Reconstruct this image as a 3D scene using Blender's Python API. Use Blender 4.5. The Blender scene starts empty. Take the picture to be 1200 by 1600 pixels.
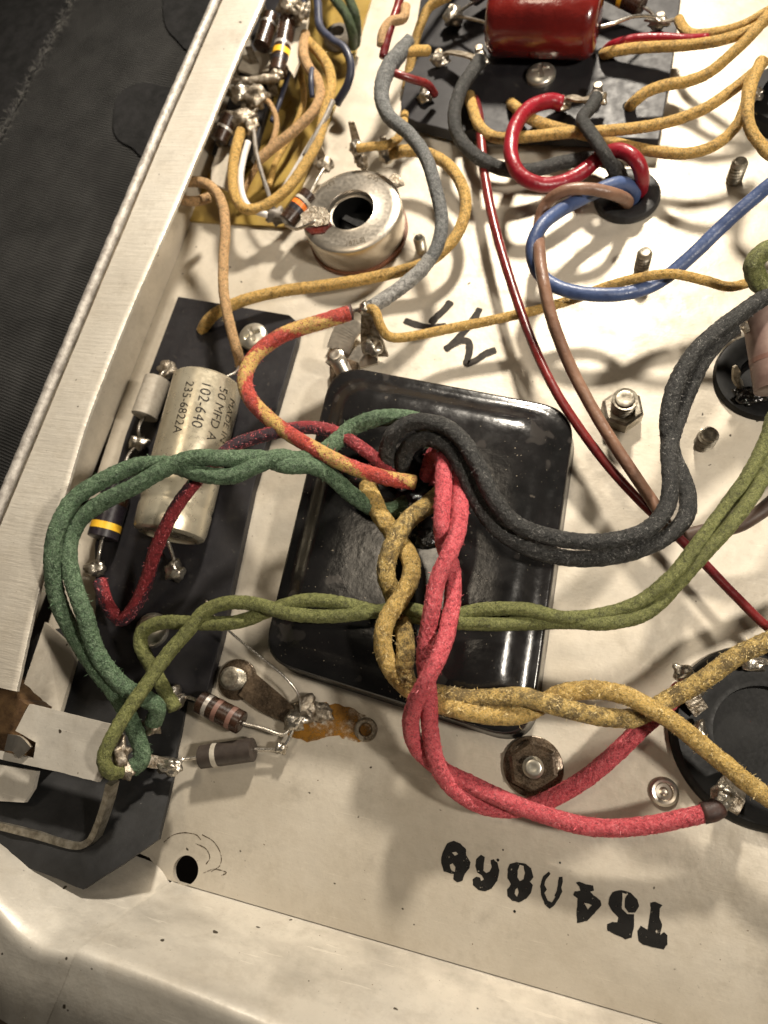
import bpy, bmesh, math, random
import numpy as np
from mathutils import Vector, Matrix, noise

# ------------------------------------------------------------------ camera, light, exposure
MM = 0.001                                   # everything below is written in millimetres
F, CX, CY, H = 1067.0, 600.0, 800.0, 150.0   # focal length in photo pixels, image centre, camera height above the chassis floor


def _axes(nad=(830, 1150), va=(1300, -2500)):
    n = np.array([nad[0] - CX, nad[1] - CY, F]); n /= np.linalg.norm(n)
    a = np.array([va[0] - CX, va[1] - CY, F]); a -= n * (a @ n); a /= np.linalg.norm(a)
    Z = -n; Y = a; X = np.cross(Y, Z)
    return X, Y, Z


AX, AY, AZ = _axes()
scene = bpy.context.scene
C = scene.collection
cam = bpy.data.cameras.new('camera')
cam_ob = bpy.data.objects.new('camera', cam); C.objects.link(cam_ob)
cam.sensor_fit = 'HORIZONTAL'; cam.sensor_width = 36.0; cam.lens = F / 1200 * 36.0
cam.clip_start = 0.005; cam.clip_end = 10.0
cam.dof.use_dof = True; cam.dof.focus_distance = 0.137; cam.dof.aperture_fstop = 24
right = Vector((AX[0], AY[0], AZ[0])); down = Vector((AX[1], AY[1], AZ[1])); fwd = Vector((AX[2], AY[2], AZ[2]))
cam_ob.matrix_world = Matrix(((right[0], -down[0], -fwd[0], 0), (right[1], -down[1], -fwd[1], 0), (right[2], -down[2], -fwd[2], H * MM), (0, 0, 0, 1)))
scene.camera = cam_ob

world = bpy.data.worlds.new('World'); scene.world = world; world.use_nodes = True
world.node_tree.nodes['Background'].inputs[0].default_value = (1.0, 0.93, 0.83, 1)
world.node_tree.nodes['Background'].inputs[1].default_value = 0.035


def lamp(name, kind, loc, target, power, size, color):
    d = bpy.data.lights.new(name, kind); d.energy = power; d.color = color
    if kind == 'AREA':
        d.shape = 'DISK'; d.size = size * MM
    o = bpy.data.objects.new(name, d); C.objects.link(o)
    o.location = Vector(loc) * MM
    o.rotation_euler = (Vector(target) - Vector(loc)).to_track_quat('-Z', 'Y').to_euler()
    return o


wl = lamp('bench_lamp', 'SPOT', (-5, 325, 205), (-75, 10, 0), 8.2, 0, (1.0, 0.905, 0.765))
wl.data.spot_size = math.radians(100); wl.data.spot_blend = 1.0; wl.data.shadow_soft_size = 15 * MM
hl = lamp('head_lamp', 'SPOT', (190, 20, 235), (-45, 100, 0), 3.8, 0, (1.0, 0.91, 0.78))
hl.data.spot_size = math.radians(66); hl.data.spot_blend = 1.0; hl.data.shadow_soft_size = 15 * MM
lamp('overhead_fill', 'AREA', (-160, 200, 800), (-60, 60, 0), 0.8, 160, (1.0, 0.85, 0.65))  # soft fill added from above, not a known lamp
scene.view_settings.view_transform = 'Standard'; scene.view_settings.look = 'None'
scene.view_settings.exposure = 0.0; scene.view_settings.gamma = 1.0
scene.view_settings.use_curve_mapping = False

# ------------------------------------------------------------------ helpers
rnd = random.Random(7)
ORG = {}


def P(px, py, z=0.0):
    """photo pixel -> point in mm at height z over the chassis floor"""
    d = np.array([px - CX, py - CY, F]); w = np.array([d @ AX, d @ AY, d @ AZ]); t = (z - H) / w[2]
    return Vector((w[0] * t, w[1] * t, H + w[2] * t))


def depth(p):
    return (Vector(p) - Vector((0, 0, H))).dot(fwd)


def mmw(px, p):
    """length in mm of px photo pixels at point p"""
    return px * depth(p) / F


def mk(name, verts, faces, mat, parent=None, origin=None, smooth=True, uv=None, kind=None):
    vs = [Vector(v) for v in verts]
    if origin is None:
        if parent is not None:
            origin = ORG[parent.name]
        else:
            c = sum(vs, Vector()) / max(1, len(vs)); origin = Vector((c.x, c.y, min(v.z for v in vs)))
    origin = Vector(origin)
    me = bpy.data.meshes.new(name)
    me.from_pydata([tuple((v - origin) * MM) for v in vs], [], faces)
    me.update()
    if smooth:
        me.polygons.foreach_set('use_smooth', [True] * len(me.polygons))
    if uv is not None:
        l = me.uv_layers.new(name='UVMap')
        for poly in me.polygons:
            for li, u in zip(poly.loop_indices, uv[poly.index]):
                l.data[li].uv = u
    me.materials.append(mat)
    o = bpy.data.objects.new(name, me); C.objects.link(o)
    ORG[o.name] = origin
    if parent is not None:
        o.parent = parent; o.location = (origin - ORG[parent.name]) * MM
    else:
        o.location = origin * MM
    if kind: o['kind'] = kind
    return o


def tag(o, label, cat, group=None):
    o['label'] = label; o['category'] = cat
    if group: o['group'] = group
    return o


def thing(name, label, cat, loc, group=None):
    o = bpy.data.objects.new(name, None); C.objects.link(o)
    o.empty_display_size = 0.005
    o.location = Vector(loc) * MM; ORG[o.name] = Vector(loc)
    return tag(o, label, cat, group)


def cr(pts, step):
    """Catmull-Rom (centripetal-ish) resampling; every row is (x,y,z,extra...)"""
    A = np.array(pts, float)
    A = np.vstack([2 * A[0] - A[1], A, 2 * A[-1] - A[-2]])
    out = []
    for i in range(1, len(A) - 2):
        p0, p1, p2, p3 = A[i - 1], A[i], A[i + 1], A[i + 2]
        L = np.linalg.norm((p2 - p1)[:3]); n = max(2, int(L / step))
        for k in range(n):
            t = k / n
            out.append(0.5 * ((2 * p1) + (-p0 + p2) * t + (2 * p0 - 5 * p1 + 4 * p2 - p3) * t * t + (-p0 + 3 * p1 - 3 * p2 + p3) * t ** 3))
    out.append(A[-2])
    return np.array(out)


def frames(pts):
    n = len(pts); T = np.zeros((n, 3))
    T[1:-1] = pts[2:] - pts[:-2]; T[0] = pts[1] - pts[0]; T[-1] = pts[-1] - pts[-2]
    T /= np.linalg.norm(T, axis=1)[:, None] + 1e-12
    up = np.array([0, 0, 1.0])
    N = np.zeros((n, 3)); s = np.cross(T[0], up)
    if np.linalg.norm(s) < 1e-3: s = np.array([1.0, 0, 0])
    s /= np.linalg.norm(s); N[0] = s
    for i in range(1, n):
        v = N[i - 1] - T[i] * (N[i - 1] @ T[i]); N[i] = v / (np.linalg.norm(v) + 1e-12)
    B = np.cross(N, T)
    return T, N, B


def tube_geo(pts, rad, n=14, lump=0.0, seed=0, cap=True, yarn=0.0):
    """pts Nx3, rad N -> verts, faces, uv (v in units of circumference)"""
    T, N, B = frames(pts)
    verts, faces, uv = [], [], []
    L = np.concatenate([[0], np.cumsum(np.linalg.norm(np.diff(pts, axis=0), axis=1))])
    r0 = float(np.mean(rad)); m = len(pts)
    for i in range(m):
        for k in range(n):
            a = 2 * math.pi * k / n
            r = rad[i]
            if yarn:
                ph = L[i] / (2 * math.pi * r0)
                q1 = math.sin(8 * a + ph * 44); q2 = math.sin(8 * a - ph * 44)
                r *= 1 + yarn * (max(q1, q2) - .4 + 2.2 * noise.noise(Vector((math.cos(a) * 2.6 + seed, math.sin(a) * 2.6, L[i] / r0 * 2.4))))
            if lump:
                r *= 1 + lump * noise.noise(Vector((math.cos(a) * 1.2 + seed, math.sin(a) * 1.2, L[i] / r0 * 0.55)))
            verts.append(pts[i] + (N[i] * math.cos(a) + B[i] * math.sin(a)) * r)
    vs = L / (2 * math.pi * r0)
    for i in range(m - 1):
        for k in range(n):
            k2 = (k + 1) % n
            faces.append((i * n + k, (i + 1) * n + k, (i + 1) * n + k2, i * n + k2))
            uv.append(((k / n, vs[i]), (k / n, vs[i + 1]), ((k + 1) / n, vs[i + 1]), ((k + 1) / n, vs[i])))
    if cap:
        for i, s in ((0, -1), (m - 1, 1)):
            c = len(verts); verts.append(pts[i] + T[i] * s * rad[i] * 0.25)
            for k in range(n):
                k2 = (k + 1) % n
                f = (i * n + k, i * n + k2, c) if s < 0 else (i * n + k2, i * n + k, c)
                faces.append(f); uv.append(((k / n, vs[i]), ((k + 1) / n, vs[i]), ((k + .5) / n, vs[i] + .1 * s)))
    return verts, faces, uv


def path3(path, w, step=0.6):
    """path of (px,py,z[,w]) with default width w px -> pts, rad"""
    rows = []
    for q in path:
        p = P(q[0], q[1], q[2]); ww = q[3] if len(q) > 3 else w
        rows.append((p.x, p.y, p.z, mmw(ww, p) / 2))
    # a wire that leaves the frame runs on over the chassis and drops into it
    for e, nb in ((-1, -2), (0, 1)):
        q = path[e]
        if q[0] > 1195 or q[1] < -12:
            a_, b_ = Vector(rows[e][:3]), Vector(rows[nb][:3]); d_ = a_ - b_; d_.z = 0; d_.normalize()
            d_ = (d_ + Vector((.25, .12, 0))).normalized(); r_ = rows[e][3]
            ext = [(*(a_ + d_ * l_ + Vector((0, 0, 0)))[:2], z_, r_) for l_, z_ in ((16, a_.z * .9 + 1), (34, a_.z * .6 + 1), (50, 5.0), (56, 1.0), (57.5, -3.0))]
            rows = rows + ext if e == -1 else ext[::-1] + rows
    A = cr(rows, step)
    return A[:, :3], A[:, 3]


def fuzz(name, tubes, mat, parent, per_mm=9, length=1.25, seed=1):
    """stray fibres: some stand off the cotton, most lie along its braid; one part that nobody could count"""
    R = random.Random(seed); verts, faces = [], []
    for pts, rad in tubes:
        T, N, B = frames(pts)
        L = np.sum(np.linalg.norm(np.diff(pts, axis=0), axis=1))
        for q in range(int(L * per_mm * 2.6)):
            i = R.randrange(len(pts)); a = R.uniform(0, 2 * math.pi)
            ca, sa = math.cos(a), math.sin(a)
            nrm = N[i] * ca + B[i] * sa
            tan = -N[i] * sa + B[i] * ca
            b = len(verts)
            if q % 6 == 0:
                d = nrm * R.uniform(.25, 1) + tan * R.uniform(-1, 1) + T[i] * R.uniform(-1, 1); d /= np.linalg.norm(d)
                l = length * R.uniform(.3, 1); wv = np.cross(d, nrm); wv *= 0.04 / (np.linalg.norm(wv) + 1e-9)
                p0 = pts[i] + nrm * rad[i] * 0.97; p1 = p0 + d * l * .5; p2 = p1 + (d + T[i] * R.uniform(-.6, .6) - nrm * R.uniform(0, .7)) * l * .45
                verts += [p0 - wv, p0 + wv, p1 + wv * .8, p1 - wv * .8, p2]
                faces += [(b, b + 1, b + 2, b + 3), (b + 3, b + 2, b + 4)]
            else:
                an = (-1) ** int(a / (2 * math.pi) * 10) * R.gauss(.62, .13); l = R.uniform(.5, 1.0) * length * .55
                d = T[i] * math.cos(an) + tan * math.sin(an); sd = np.cross(d, nrm) * R.uniform(.03, .07)
                r_ = rad[i] * R.uniform(1.0, 1.06); c0 = pts[i] + nrm * r_
                drop = nrm * (.5 * (l * math.sin(an)) ** 2 / rad[i] * .5 + .03)
                p0 = c0 - d * l * .5 - drop; p2 = c0 + d * l * .5 - drop
                verts += [p0, c0 + sd, p2, c0 - sd]
                faces += [(b, b + 3, b + 2, b + 1)]
    return mk(name, verts, faces, mat, parent, smooth=False, kind='stuff')


def wire(name, label, cat, path, w, mat, cloth=0, group=None, lump=0.03, n=14, step=0.6, fz=None):
    if cloth: n, step = 22, .34
    pts, rad = path3(path, w, step)
    v, f, u = tube_geo(pts, rad, n, lump, seed=rnd.uniform(0, 99), yarn=.028 if cloth else 0)
    o = mk(name, v, f, mat, uv=u)
    tag(o, label, cat, group)
    if cloth:
        fuzz('loose_fibre', [(pts, rad)], fz or mat, o, per_mm=cloth, seed=len(ORG))
    return o


def strand(path, w, mat, parent, name='strand', lump=0.06, n=30, step=0.3):
    pts, rad = path3(path, w, step)
    v, f, u = tube_geo(pts, rad, n, lump, seed=rnd.uniform(0, 99), yarn=.04)
    return mk(name, v, f, mat, parent, uv=u), (pts, rad)


def helix_pair(path, w, mat, parent, sep=0.98, lump=0.05, step=0.5):
    """path rows (px,py,z,phase in turns): two strands wound round the centre line"""
    rows = []
    for q in path:
        p = P(*q[:3]); ww = q[4] if len(q) > 4 else w
        rows.append((p.x, p.y, p.z, mmw(ww, p) / 2, q[3]))
    A = cr(rows, step); c = A[:, :3]; r = A[:, 3]; ph = A[:, 4] * 2 * math.pi
    T, _, _ = frames(c)
    res = []
    for s in (1, -1):
        pts = []
        for i in range(len(c)):
            side = np.cross(T[i], (0, 0, 1.0))
            side = side / (np.linalg.norm(side) + 1e-9); up = np.cross(side, T[i])
            pts.append(c[i] + s * (side * math.cos(ph[i]) + up * math.sin(ph[i])) * r[i] * sep)
        pts = np.array(pts)
        v, f, u = tube_geo(pts, r, 16, lump, seed=rnd.uniform(0, 99))
        mk('strand', v, f, mat, parent, uv=u); res.append((pts, r))
    return res


def rev(name, p0, axis, prof, mat, parent=None, n=28, smooth=True, cap=(1, 1)):
    """surface of revolution: prof rows (t along axis, radius), mm"""
    a = Vector(axis).normalized(); s = a.orthogonal().normalized(); b = a.cross(s)
    verts, faces = [], []; m = len(prof)
    for t, r in prof:
        for k in range(n):
            an = 2 * math.pi * k / n
            verts.append(Vector(p0) + a * t + (s * math.cos(an) + b * math.sin(an)) * max(r, 1e-4))
    for i in range(m - 1):
        for k in range(n):
            k2 = (k + 1) % n
            faces.append((i * n + k, i * n + k2, (i + 1) * n + k2, (i + 1) * n + k))
    if cap[0]: faces.append(tuple(range(n))[::-1])
    if cap[1]: faces.append(tuple((m - 1) * n + k for k in range(n)))
    o = mk(name, verts, faces, mat, parent, origin=None if parent is not None else p0, smooth=smooth)
    if smooth: sharp(o)
    return o


def sharp(o, ang=38):
    me = o.data; bm = bmesh.new(); bm.from_mesh(me)
    for e in bm.edges:
        if len(e.link_faces) == 2 and e.calc_face_angle(0) > math.radians(ang): e.smooth = False
    bm.to_mesh(me); bm.free(); return o


def blob(name, c, r, mat, parent=None, rough=0.18, seed=0, sub=3):
    bm = bmesh.new(); bmesh.ops.create_icosphere(bm, subdivisions=sub, radius=1)
    r = r if isinstance(r, (tuple, list)) else (r, r, r)
    verts = []
    for v in bm.verts:
        k = 1 + rough * noise.noise(v.co * 1.7 + Vector((seed * 3.1, 0, 0)))
        verts.append(Vector(c) + Vector((v.co.x * r[0], v.co.y * r[1], v.co.z * r[2])) * k)
    faces = [tuple(v.index for v in f.verts) for f in bm.faces]; bm.free()
    return mk(name, verts, faces, mat, parent, origin=None if parent is not None else c)


def strap(name, pts, width, thick, mat, parent=None, up=(0, 0, 1), smooth_path=True):
    """flat metal strip swept along points (mm)"""
    A = cr([(p[0], p[1], p[2], (width[i] if isinstance(width, (list, tuple)) else width)) for i, p in enumerate(pts)], 0.7) if smooth_path else \
        np.array([(p[0], p[1], p[2], (width[i] if isinstance(width, (list, tuple)) else width)) for i, p in enumerate(pts)])
    c = A[:, :3]; T, _, _ = frames(c); verts, faces = [], []
    for i in range(len(c)):
        t = Vector(T[i]); s = t.cross(Vector(up)).normalized(); u = s.cross(t)
        for a, b in ((-1, -1), (1, -1), (1, 1), (-1, 1)):
            verts.append(Vector(c[i]) + s * a * A[i, 3] / 2 + u * b * thick / 2)
    m = len(c)
    for i in range(m - 1):
        for k in range(4):
            k2 = (k + 1) % 4
            faces.append((i * 4 + k, i * 4 + k2, (i + 1) * 4 + k2, (i + 1) * 4 + k))
    faces += [(3, 2, 1, 0), tuple((m - 1) * 4 + k for k in range(4))]
    return mk(name, verts, faces, mat, parent, smooth=False)


def fill_poly(loops):
    """2-d loops (first outer, then holes) -> verts2d, tris"""
    bm = bmesh.new(); es = []
    for lp in loops:
        vs = [bm.verts.new((x, y, 0)) for x, y in lp]
        for i in range(len(vs)): es.append(bm.edges.new((vs[i], vs[(i + 1) % len(vs)])))
    bmesh.ops.triangle_fill(bm, use_beauty=True, use_dissolve=False, edges=es, normal=(0, 0, 1))
    bm.verts.index_update()
    v = [tuple(q.co) for q in bm.verts]; f = []
    for q in bm.faces:
        ids = [w.index for w in q.verts]
        f.append(tuple(ids if q.normal.z > 0 else ids[::-1]))
    bm.free(); return v, f


def plate(name, loops, ztop, thick, mat, parent=None, bevel=0.0, zf=None):
    """flat sheet with holes: loops in mm"""
    v2, f2 = fill_poly(loops)
    nv = len(v2); zz = zf or (lambda x, y: ztop)
    verts = [(x, y, zz(x, y)) for x, y, _ in v2] + [(x, y, zz(x, y) - thick) for x, y, _ in v2]
    faces = list(f2) + [tuple(i + nv for i in f[::-1]) for f in f2]
    off = 0
    for li, lp in enumerate(loops):
        n = len(lp)
        area = sum(lp[i][0] * lp[(i + 1) % n][1] - lp[(i + 1) % n][0] * lp[i][1] for i in range(n))
        for i in range(n):
            a, b = off + i, off + (i + 1) % n
            q = (a, a + nv, b + nv, b)
            if (area > 0) != (li == 0): q = q[::-1]
            faces.append(q)
        off += n
    o = mk(name, verts, faces, mat, parent, smooth=False)
    if bevel:
        bm = bmesh.new(); bm.from_mesh(o.data)
        bmesh.ops.dissolve_limit(bm, angle_limit=math.radians(1), verts=bm.verts, edges=bm.edges)
        ee = [e for e in bm.edges if len(e.link_faces) == 2 and e.calc_face_angle(0) > math.radians(50)]
        bmesh.ops.bevel(bm, geom=ee, offset=bevel * MM, segments=2, affect='EDGES', profile=0.6)
        bm.to_mesh(o.data); bm.free()
    return o


def poly_px(pts, z):
    return [(P(x, y, z).x, P(x, y, z).y) for x, y in pts]


def circ(c, r, n=40):
    return [(c[0] + r * math.cos(2 * math.pi * k / n), c[1] + r * math.sin(2 * math.pi * k / n)) for k in range(n)]


def rough_loop(lp, step, amp, seed):
    """subdivide a loop and roughen it"""
    out = []
    for i in range(len(lp)):
        a = Vector((*lp[i], 0)); b = Vector((*lp[(i + 1) % len(lp)], 0)); n = max(1, int((b - a).length / step))
        for k in range(n):
            p = a.lerp(b, k / n)
            if k: p += Vector((noise.noise(p * .8 + Vector((seed, 0, 0))), noise.noise(p * .8 + Vector((0, seed, 5))), 0)) * amp
            out.append((p.x, p.y))
    return out


def smooth_loop(lp, step=.8):
    q = [(x, y, 0) for x, y in lp]; n = len(q)
    A = cr(q[-2:] + q + q[:3], step); d0 = np.array(q[0]); d1 = np.array(q[0])
    idx = [i for i in range(len(A)) if np.linalg.norm(A[i] - d0) < 1e-6]
    return [(p[0], p[1]) for p in A[idx[0]:idx[-1]]]


def text_geo(s, size):
    cu = bpy.data.curves.new('t', 'FONT'); cu.body = s; cu.size = size; cu.align_x = 'LEFT'; cu.resolution_u = 3
    ob = bpy.data.objects.new('t', cu); C.objects.link(ob)
    dg = bpy.context.evaluated_depsgraph_get(); me = bpy.data.meshes.new_from_object(ob.evaluated_get(dg))
    bm = bmesh.new(); bm.from_mesh(me)
    bmesh.ops.subdivide_edges(bm, edges=[e for e in bm.edges if e.calc_length() > size * .25], cuts=2, use_grid_fill=False)
    bmesh.ops.triangulate(bm, faces=bm.faces)
    bm.verts.index_update()
    v = [tuple(q.co) for q in bm.verts]; f = [tuple(w.index for w in q.verts) for q in bm.faces]
    bm.free(); bpy.data.objects.remove(ob); bpy.data.curves.remove(cu); bpy.data.meshes.remove(me)
    return v, f


# ------------------------------------------------------------------ materials
class NT:
    def __init__(self, name):
        self.m = bpy.data.materials.new(name); self.m.use_nodes = True
        self.t = self.m.node_tree; self.b = self.t.nodes['Principled BSDF']

    def n(self, typ, **kw):
        nd = self.t.nodes.new(typ)
        for k, v in kw.items():
            if k.startswith('i_'):
                key = k[2:]; nd.inputs[int(key) if key.isdigit() else key.replace('_', ' ')].default_value = v
            else:
                setattr(nd, k, v)
        return nd

    def l(self, a, b): self.t.links.new(a, b)

    def coords(self, scale=1000.0):
        tc = self.n('ShaderNodeTexCoord'); mp = self.n('ShaderNodeMapping'); mp.inputs['Scale'].default_value = (scale,) * 3
        self.l(tc.outputs['Object'], mp.inputs[0]); return mp.outputs[0]

    def noise(self, vec, scale, detail=4, rough=.6):
        nd = self.n('ShaderNodeTexNoise', i_Scale=scale, i_Detail=detail, i_Roughness=rough); self.l(vec, nd.inputs['Vector']); return nd.outputs[0]

    def ramp(self, fac, stops):
        nd = self.n('ShaderNodeValToRGB'); e = nd.color_ramp.elements
        while len(e) < len(stops): e.new(0.5)
        for q, (p, c) in zip(e, stops):
            q.position = p; q.color = c if len(c) == 4 else (*c, 1)
        self.l(fac, nd.inputs[0]); return nd.outputs[0]

    def mix(self, fac, a, b, mode='MIX'):
        nd = self.n('ShaderNodeMix', data_type='RGBA', blend_type=mode)
        for s, v in ((0, fac), (6, a), (7, b)):
            if isinstance(v, (int, float)): nd.inputs[s].default_value = v
            elif isinstance(v, tuple): nd.inputs[s].default_value = (*v, 1) if len(v) == 3 else v
            else: self.l(v, nd.inputs[s])
        return nd.outputs[2]

    def math(self, op, a, b=None, c=None):
        nd = self.n('ShaderNodeMath', operation=op)
        for i, v in enumerate((a, b, c)):
            if v is None: continue
            if isinstance(v, (int, float)): nd.inputs[i].default_value = v
            else: self.l(v, nd.inputs[i])
        return nd.outputs[0]

    def bump(self, h, strength, dist, prev=None):
        nd = self.n('ShaderNodeBump', i_Strength=strength, i_Distance=dist * MM); self.l(h, nd.inputs['Height'])
        if prev is not None: self.l(prev, nd.inputs['Normal'])
        return nd.outputs[0]


def g(v): return (v, v, v)


def surf(name, c, c2=None, ns=.25, rough=.45, rvar=.12, metal=0.0, spec=.5, specks=None, bump=None, coat=0.0, sheen=0.0, bump2=None):
    """generic procedural surface; lengths in mm"""
    m = NT(name); v = m.coords(); b = m.b
    n1 = m.noise(v, ns, 5, .62)
    c2 = c2 or tuple(x * .72 for x in c)
    col = m.ramp(n1, [(.36, c2), (.62, c)])
    if specks:
        for (sc, thr, scol) in specks:
            s = m.noise(v, sc, 2, .5); k = m.ramp(s, [(thr, g(0)), (thr + .035, g(1))])
            col = m.mix(k, col, scol)
    m.l(col, b.inputs['Base Color'])
    r = m.noise(v, ns * 5.3, 4, .6)
    rr = m.n('ShaderNodeMapRange', i_3=max(.02, rough - rvar), i_4=min(1, rough + rvar)); rr.inputs[1].default_value = .3; rr.inputs[2].default_value = .7
    m.l(r, rr.inputs[0]); m.l(rr.outputs[0], b.inputs['Roughness'])
    b.inputs['Metallic'].default_value = metal; b.inputs['Specular IOR Level'].default_value = spec
    b.inputs['Coat Weight'].default_value = coat; b.inputs['Coat Roughness'].default_value = .12
    b.inputs['Sheen Weight'].default_value = sheen
    prev = None
    for bp in (bump, bump2):
        if bp:
            prev = m.bump(m.noise(v, bp[0], 4, .6), bp[1], bp[2], prev)
    if prev is not None: m.l(prev, b.inputs['Normal'])
    return m.m


def cloth_mat(name, c, dark, light, dirt=.3, tracer=None, braid=(16, 13), strength=.35, wear=(.49, .60), tr_turns=.35, tr_w=.45, tr_d=1.19):
    """braided cotton insulation on tubes: uv = round, along"""
    m = NT(name); b = m.b
    uv = m.n('ShaderNodeTexCoord'); sp = m.n('ShaderNodeSeparateXYZ'); m.l(uv.outputs['UV'], sp.inputs[0])
    u, v = sp.outputs[0], sp.outputs[1]
    nu, nv = braid; tp = 2 * math.pi
    a1 = m.math('SINE', m.math('MULTIPLY', m.math('ADD', m.math('MULTIPLY', u, nu), m.math('MULTIPLY', v, nv)), tp))
    a2 = m.math('SINE', m.math('MULTIPLY', m.math('SUBTRACT', m.math('MULTIPLY', u, nu), m.math('MULTIPLY', v, nv)), tp))
    br = m.math('MULTIPLY_ADD', m.math('MAXIMUM', a1, a2), .5, .5)
    vec = m.coords()
    n1 = m.noise(vec, .40, 6, .8); n2 = m.noise(vec, 1.25, 6, .8); n3 = m.noise(vec, 4.6, 4, .75)
    base = m.ramp(n2, [(.40, tuple(x * .38 for x in c)), (.49, c), (.62, tuple(.5 * x + .5 * y for x, y in zip(c, light)))])
    base = m.mix(m.ramp(n3, [(.53, g(0)), (.62, g(.85))]), base, light)
    if tracer:
        t = m.math('FRACT', m.math('ADD', m.math('ADD', u, m.math('MULTIPLY', v, tr_turns)), m.math('MULTIPLY', n2, .7)))
        k = m.math('LESS_THAN', t, tr_w)
        # the tracer yarns appear as separate dashes where they surface
        d = m.math('GREATER_THAN', m.math('ADD', n3, m.math('MULTIPLY', n2, 1.4)), tr_d)
        base = m.mix(m.math('MULTIPLY', k, d), base, tracer)
    dk = m.ramp(n1, [(wear[0], g(0)), (wear[1], g(1))])
    dk = m.math('MULTIPLY', dk, dirt)
    base = m.mix(dk, base, dark)
    # crevices between yarns are mixed towards the dark colour
    cre = m.ramp(br, [(.12, g(1)), (.5, g(0))])
    base = m.mix(m.math('MULTIPLY', cre, .35), base, dark)
    m.l(base, b.inputs['Base Color'])
    b.inputs['Roughness'].default_value = .55; b.inputs['Specular IOR Level'].default_value = .5
    b.inputs['Sheen Weight'].default_value = .06; b.inputs['Sheen Roughness'].default_value = .45
    b.inputs['Sheen Tint'].default_value = (*light, 1)
    p = m.bump(br, strength, .3); p = m.bump(n2, 1.0, .9, p); p = m.bump(n3, 1.0, .4, p)
    m.l(p, b.inputs['Normal'])
    return m.m


def chassis_mat(name, c, c2, streak=0, smear=0):
    m = NT(name); v = m.coords(); b = m.b
    n1 = m.noise(v, .028, 6, .6); n2 = m.noise(v, .16, 6, .7); n3 = m.noise(v, 1.6, 4, .7)
    col = m.ramp(n1, [(.32, c2), (.66, c)])
    col = m.mix(m.ramp(n2, [(.48, g(0)), (.76, (.4, .4, .4))]), col, (.29, .245, .18))
    n4 = m.noise(v, .07, 7, .72); col = m.mix(m.ramp(n4, [(.57, g(0)), (.70, (.3, .3, .3))]), col, (.22, .19, .145))
    if smear:
        mp3 = m.n('ShaderNodeMapping'); mp3.inputs['Scale'].default_value = (.030, .055, .055); m.l(v, mp3.inputs[0])
        col = m.mix(m.ramp(m.noise(mp3.outputs[0], 1.0, 7, .62), [(.48, g(0)), (.70, g(.6))]), col, (.22, .20, .17))
    # fine grey speckle of the passivated coat
    col = m.mix(m.ramp(n3, [(.60, g(0)), (.72, (.45, .45, .45))]), col, tuple(x * .52 for x in c))
    # grime specks
    for sc, th, cc in ((.42, .757, (.06, .048, .034)), (.95, .785, (.10, .05, .02)), (1.7, .775, (.13, .10, .07))):
        k = m.ramp(m.noise(v, sc, 1.5, .5), [(th, g(0)), (th + .02, g(1))]); col = m.mix(k, col, cc)
    # hair scratches
    mp = m.n('ShaderNodeMapping'); mp.inputs['Scale'].default_value = (.08, 2.6, .3); mp.inputs['Rotation'].default_value = (0, 0, .9); m.l(v, mp.inputs[0])
    sc = m.noise(mp.outputs[0], 1.0, 3, .6); k = m.ramp(sc, [(.665, g(0)), (.70, (.3, .3, .3))]); col = m.mix(k, col, tuple(min(1, x * 1.25) for x in c))
    m.l(col, b.inputs['Base Color'])
    rr = m.n('ShaderNodeMapRange', i_3=.36, i_4=.60); rr.inputs[1].default_value = .35; rr.inputs[2].default_value = .65
    m.l(n2, rr.inputs[0]); m.l(rr.outputs[0], b.inputs['Roughness'])
    b.inputs['Metallic'].default_value = .28; b.inputs['Specular IOR Level'].default_value = .4
    p = m.bump(n1, .5, 1.2); p = m.bump(n3, .18, .12, p)
    p = m.bump(sc, .12, .1, p)
    if streak:
        mp2 = m.n('ShaderNodeMapping'); mp2.inputs['Scale'].default_value = (.10, 1.1, .3); m.l(v, mp2.inputs[0])
        s2 = m.noise(mp2.outputs[0], 1.0, 4, .65)
        p = m.bump(s2, .5, .35, p)
    m.l(p, b.inputs['Normal'])
    return m.m


def weave_mat(name, c, c2, per=0.62):
    m = NT(name); v = m.coords(); b = m.b
    mp = m.n('ShaderNodeMapping'); mp.inputs['Rotation'].default_value = (0, 0, math.radians(14)); m.l(v, mp.inputs[0])
    wob = m.n('ShaderNodeMix', data_type='VECTOR')
    nz = m.n('ShaderNodeTexNoise', i_Scale=.08, i_Detail=3.0); m.l(v, nz.inputs['Vector'])
    ad = m.n('ShaderNodeVectorMath', operation='MULTIPLY_ADD'); m.l(nz.outputs[1], ad.inputs[0]); ad.inputs[1].default_value = (1.1, 1.1, 0); m.l(mp.outputs[0], ad.inputs[2])
    sp = m.n('ShaderNodeSeparateXYZ'); m.l(ad.outputs[0], sp.inputs[0])
    k = 2 * math.pi / per
    a = m.math('SINE', m.math('MULTIPLY', sp.outputs[0], k)); d = m.math('SINE', m.math('MULTIPLY', sp.outputs[1], k * .8))
    h = m.math('MULTIPLY_ADD', m.math('MULTIPLY', a, d), .5, .5)
    h2 = m.math('MAXIMUM', m.math('MULTIPLY_ADD', a, .5, .5), m.math('MULTIPLY_ADD', d, .5, .5))
    n1 = m.noise(v, .06, 5, .65); n2 = m.noise(v, 3.0, 3, .6)
    col = m.mix(m.math('MULTIPLY', h, m.ramp(n1, [(.3, g(.35)), (.7, g(1))])), c2, c)
    col = m.mix(m.ramp(n2, [(.66, g(0)), (.74, g(.6))]), col, tuple(x * 2 for x in c))
    m.l(col, b.inputs['Base Color']); b.inputs['Roughness'].default_value = .8; b.inputs['Specular IOR Level'].default_value = .2
    m.l(m.bump(h2, 1.0, .5), b.inputs['Normal'])
    return m.m


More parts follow.
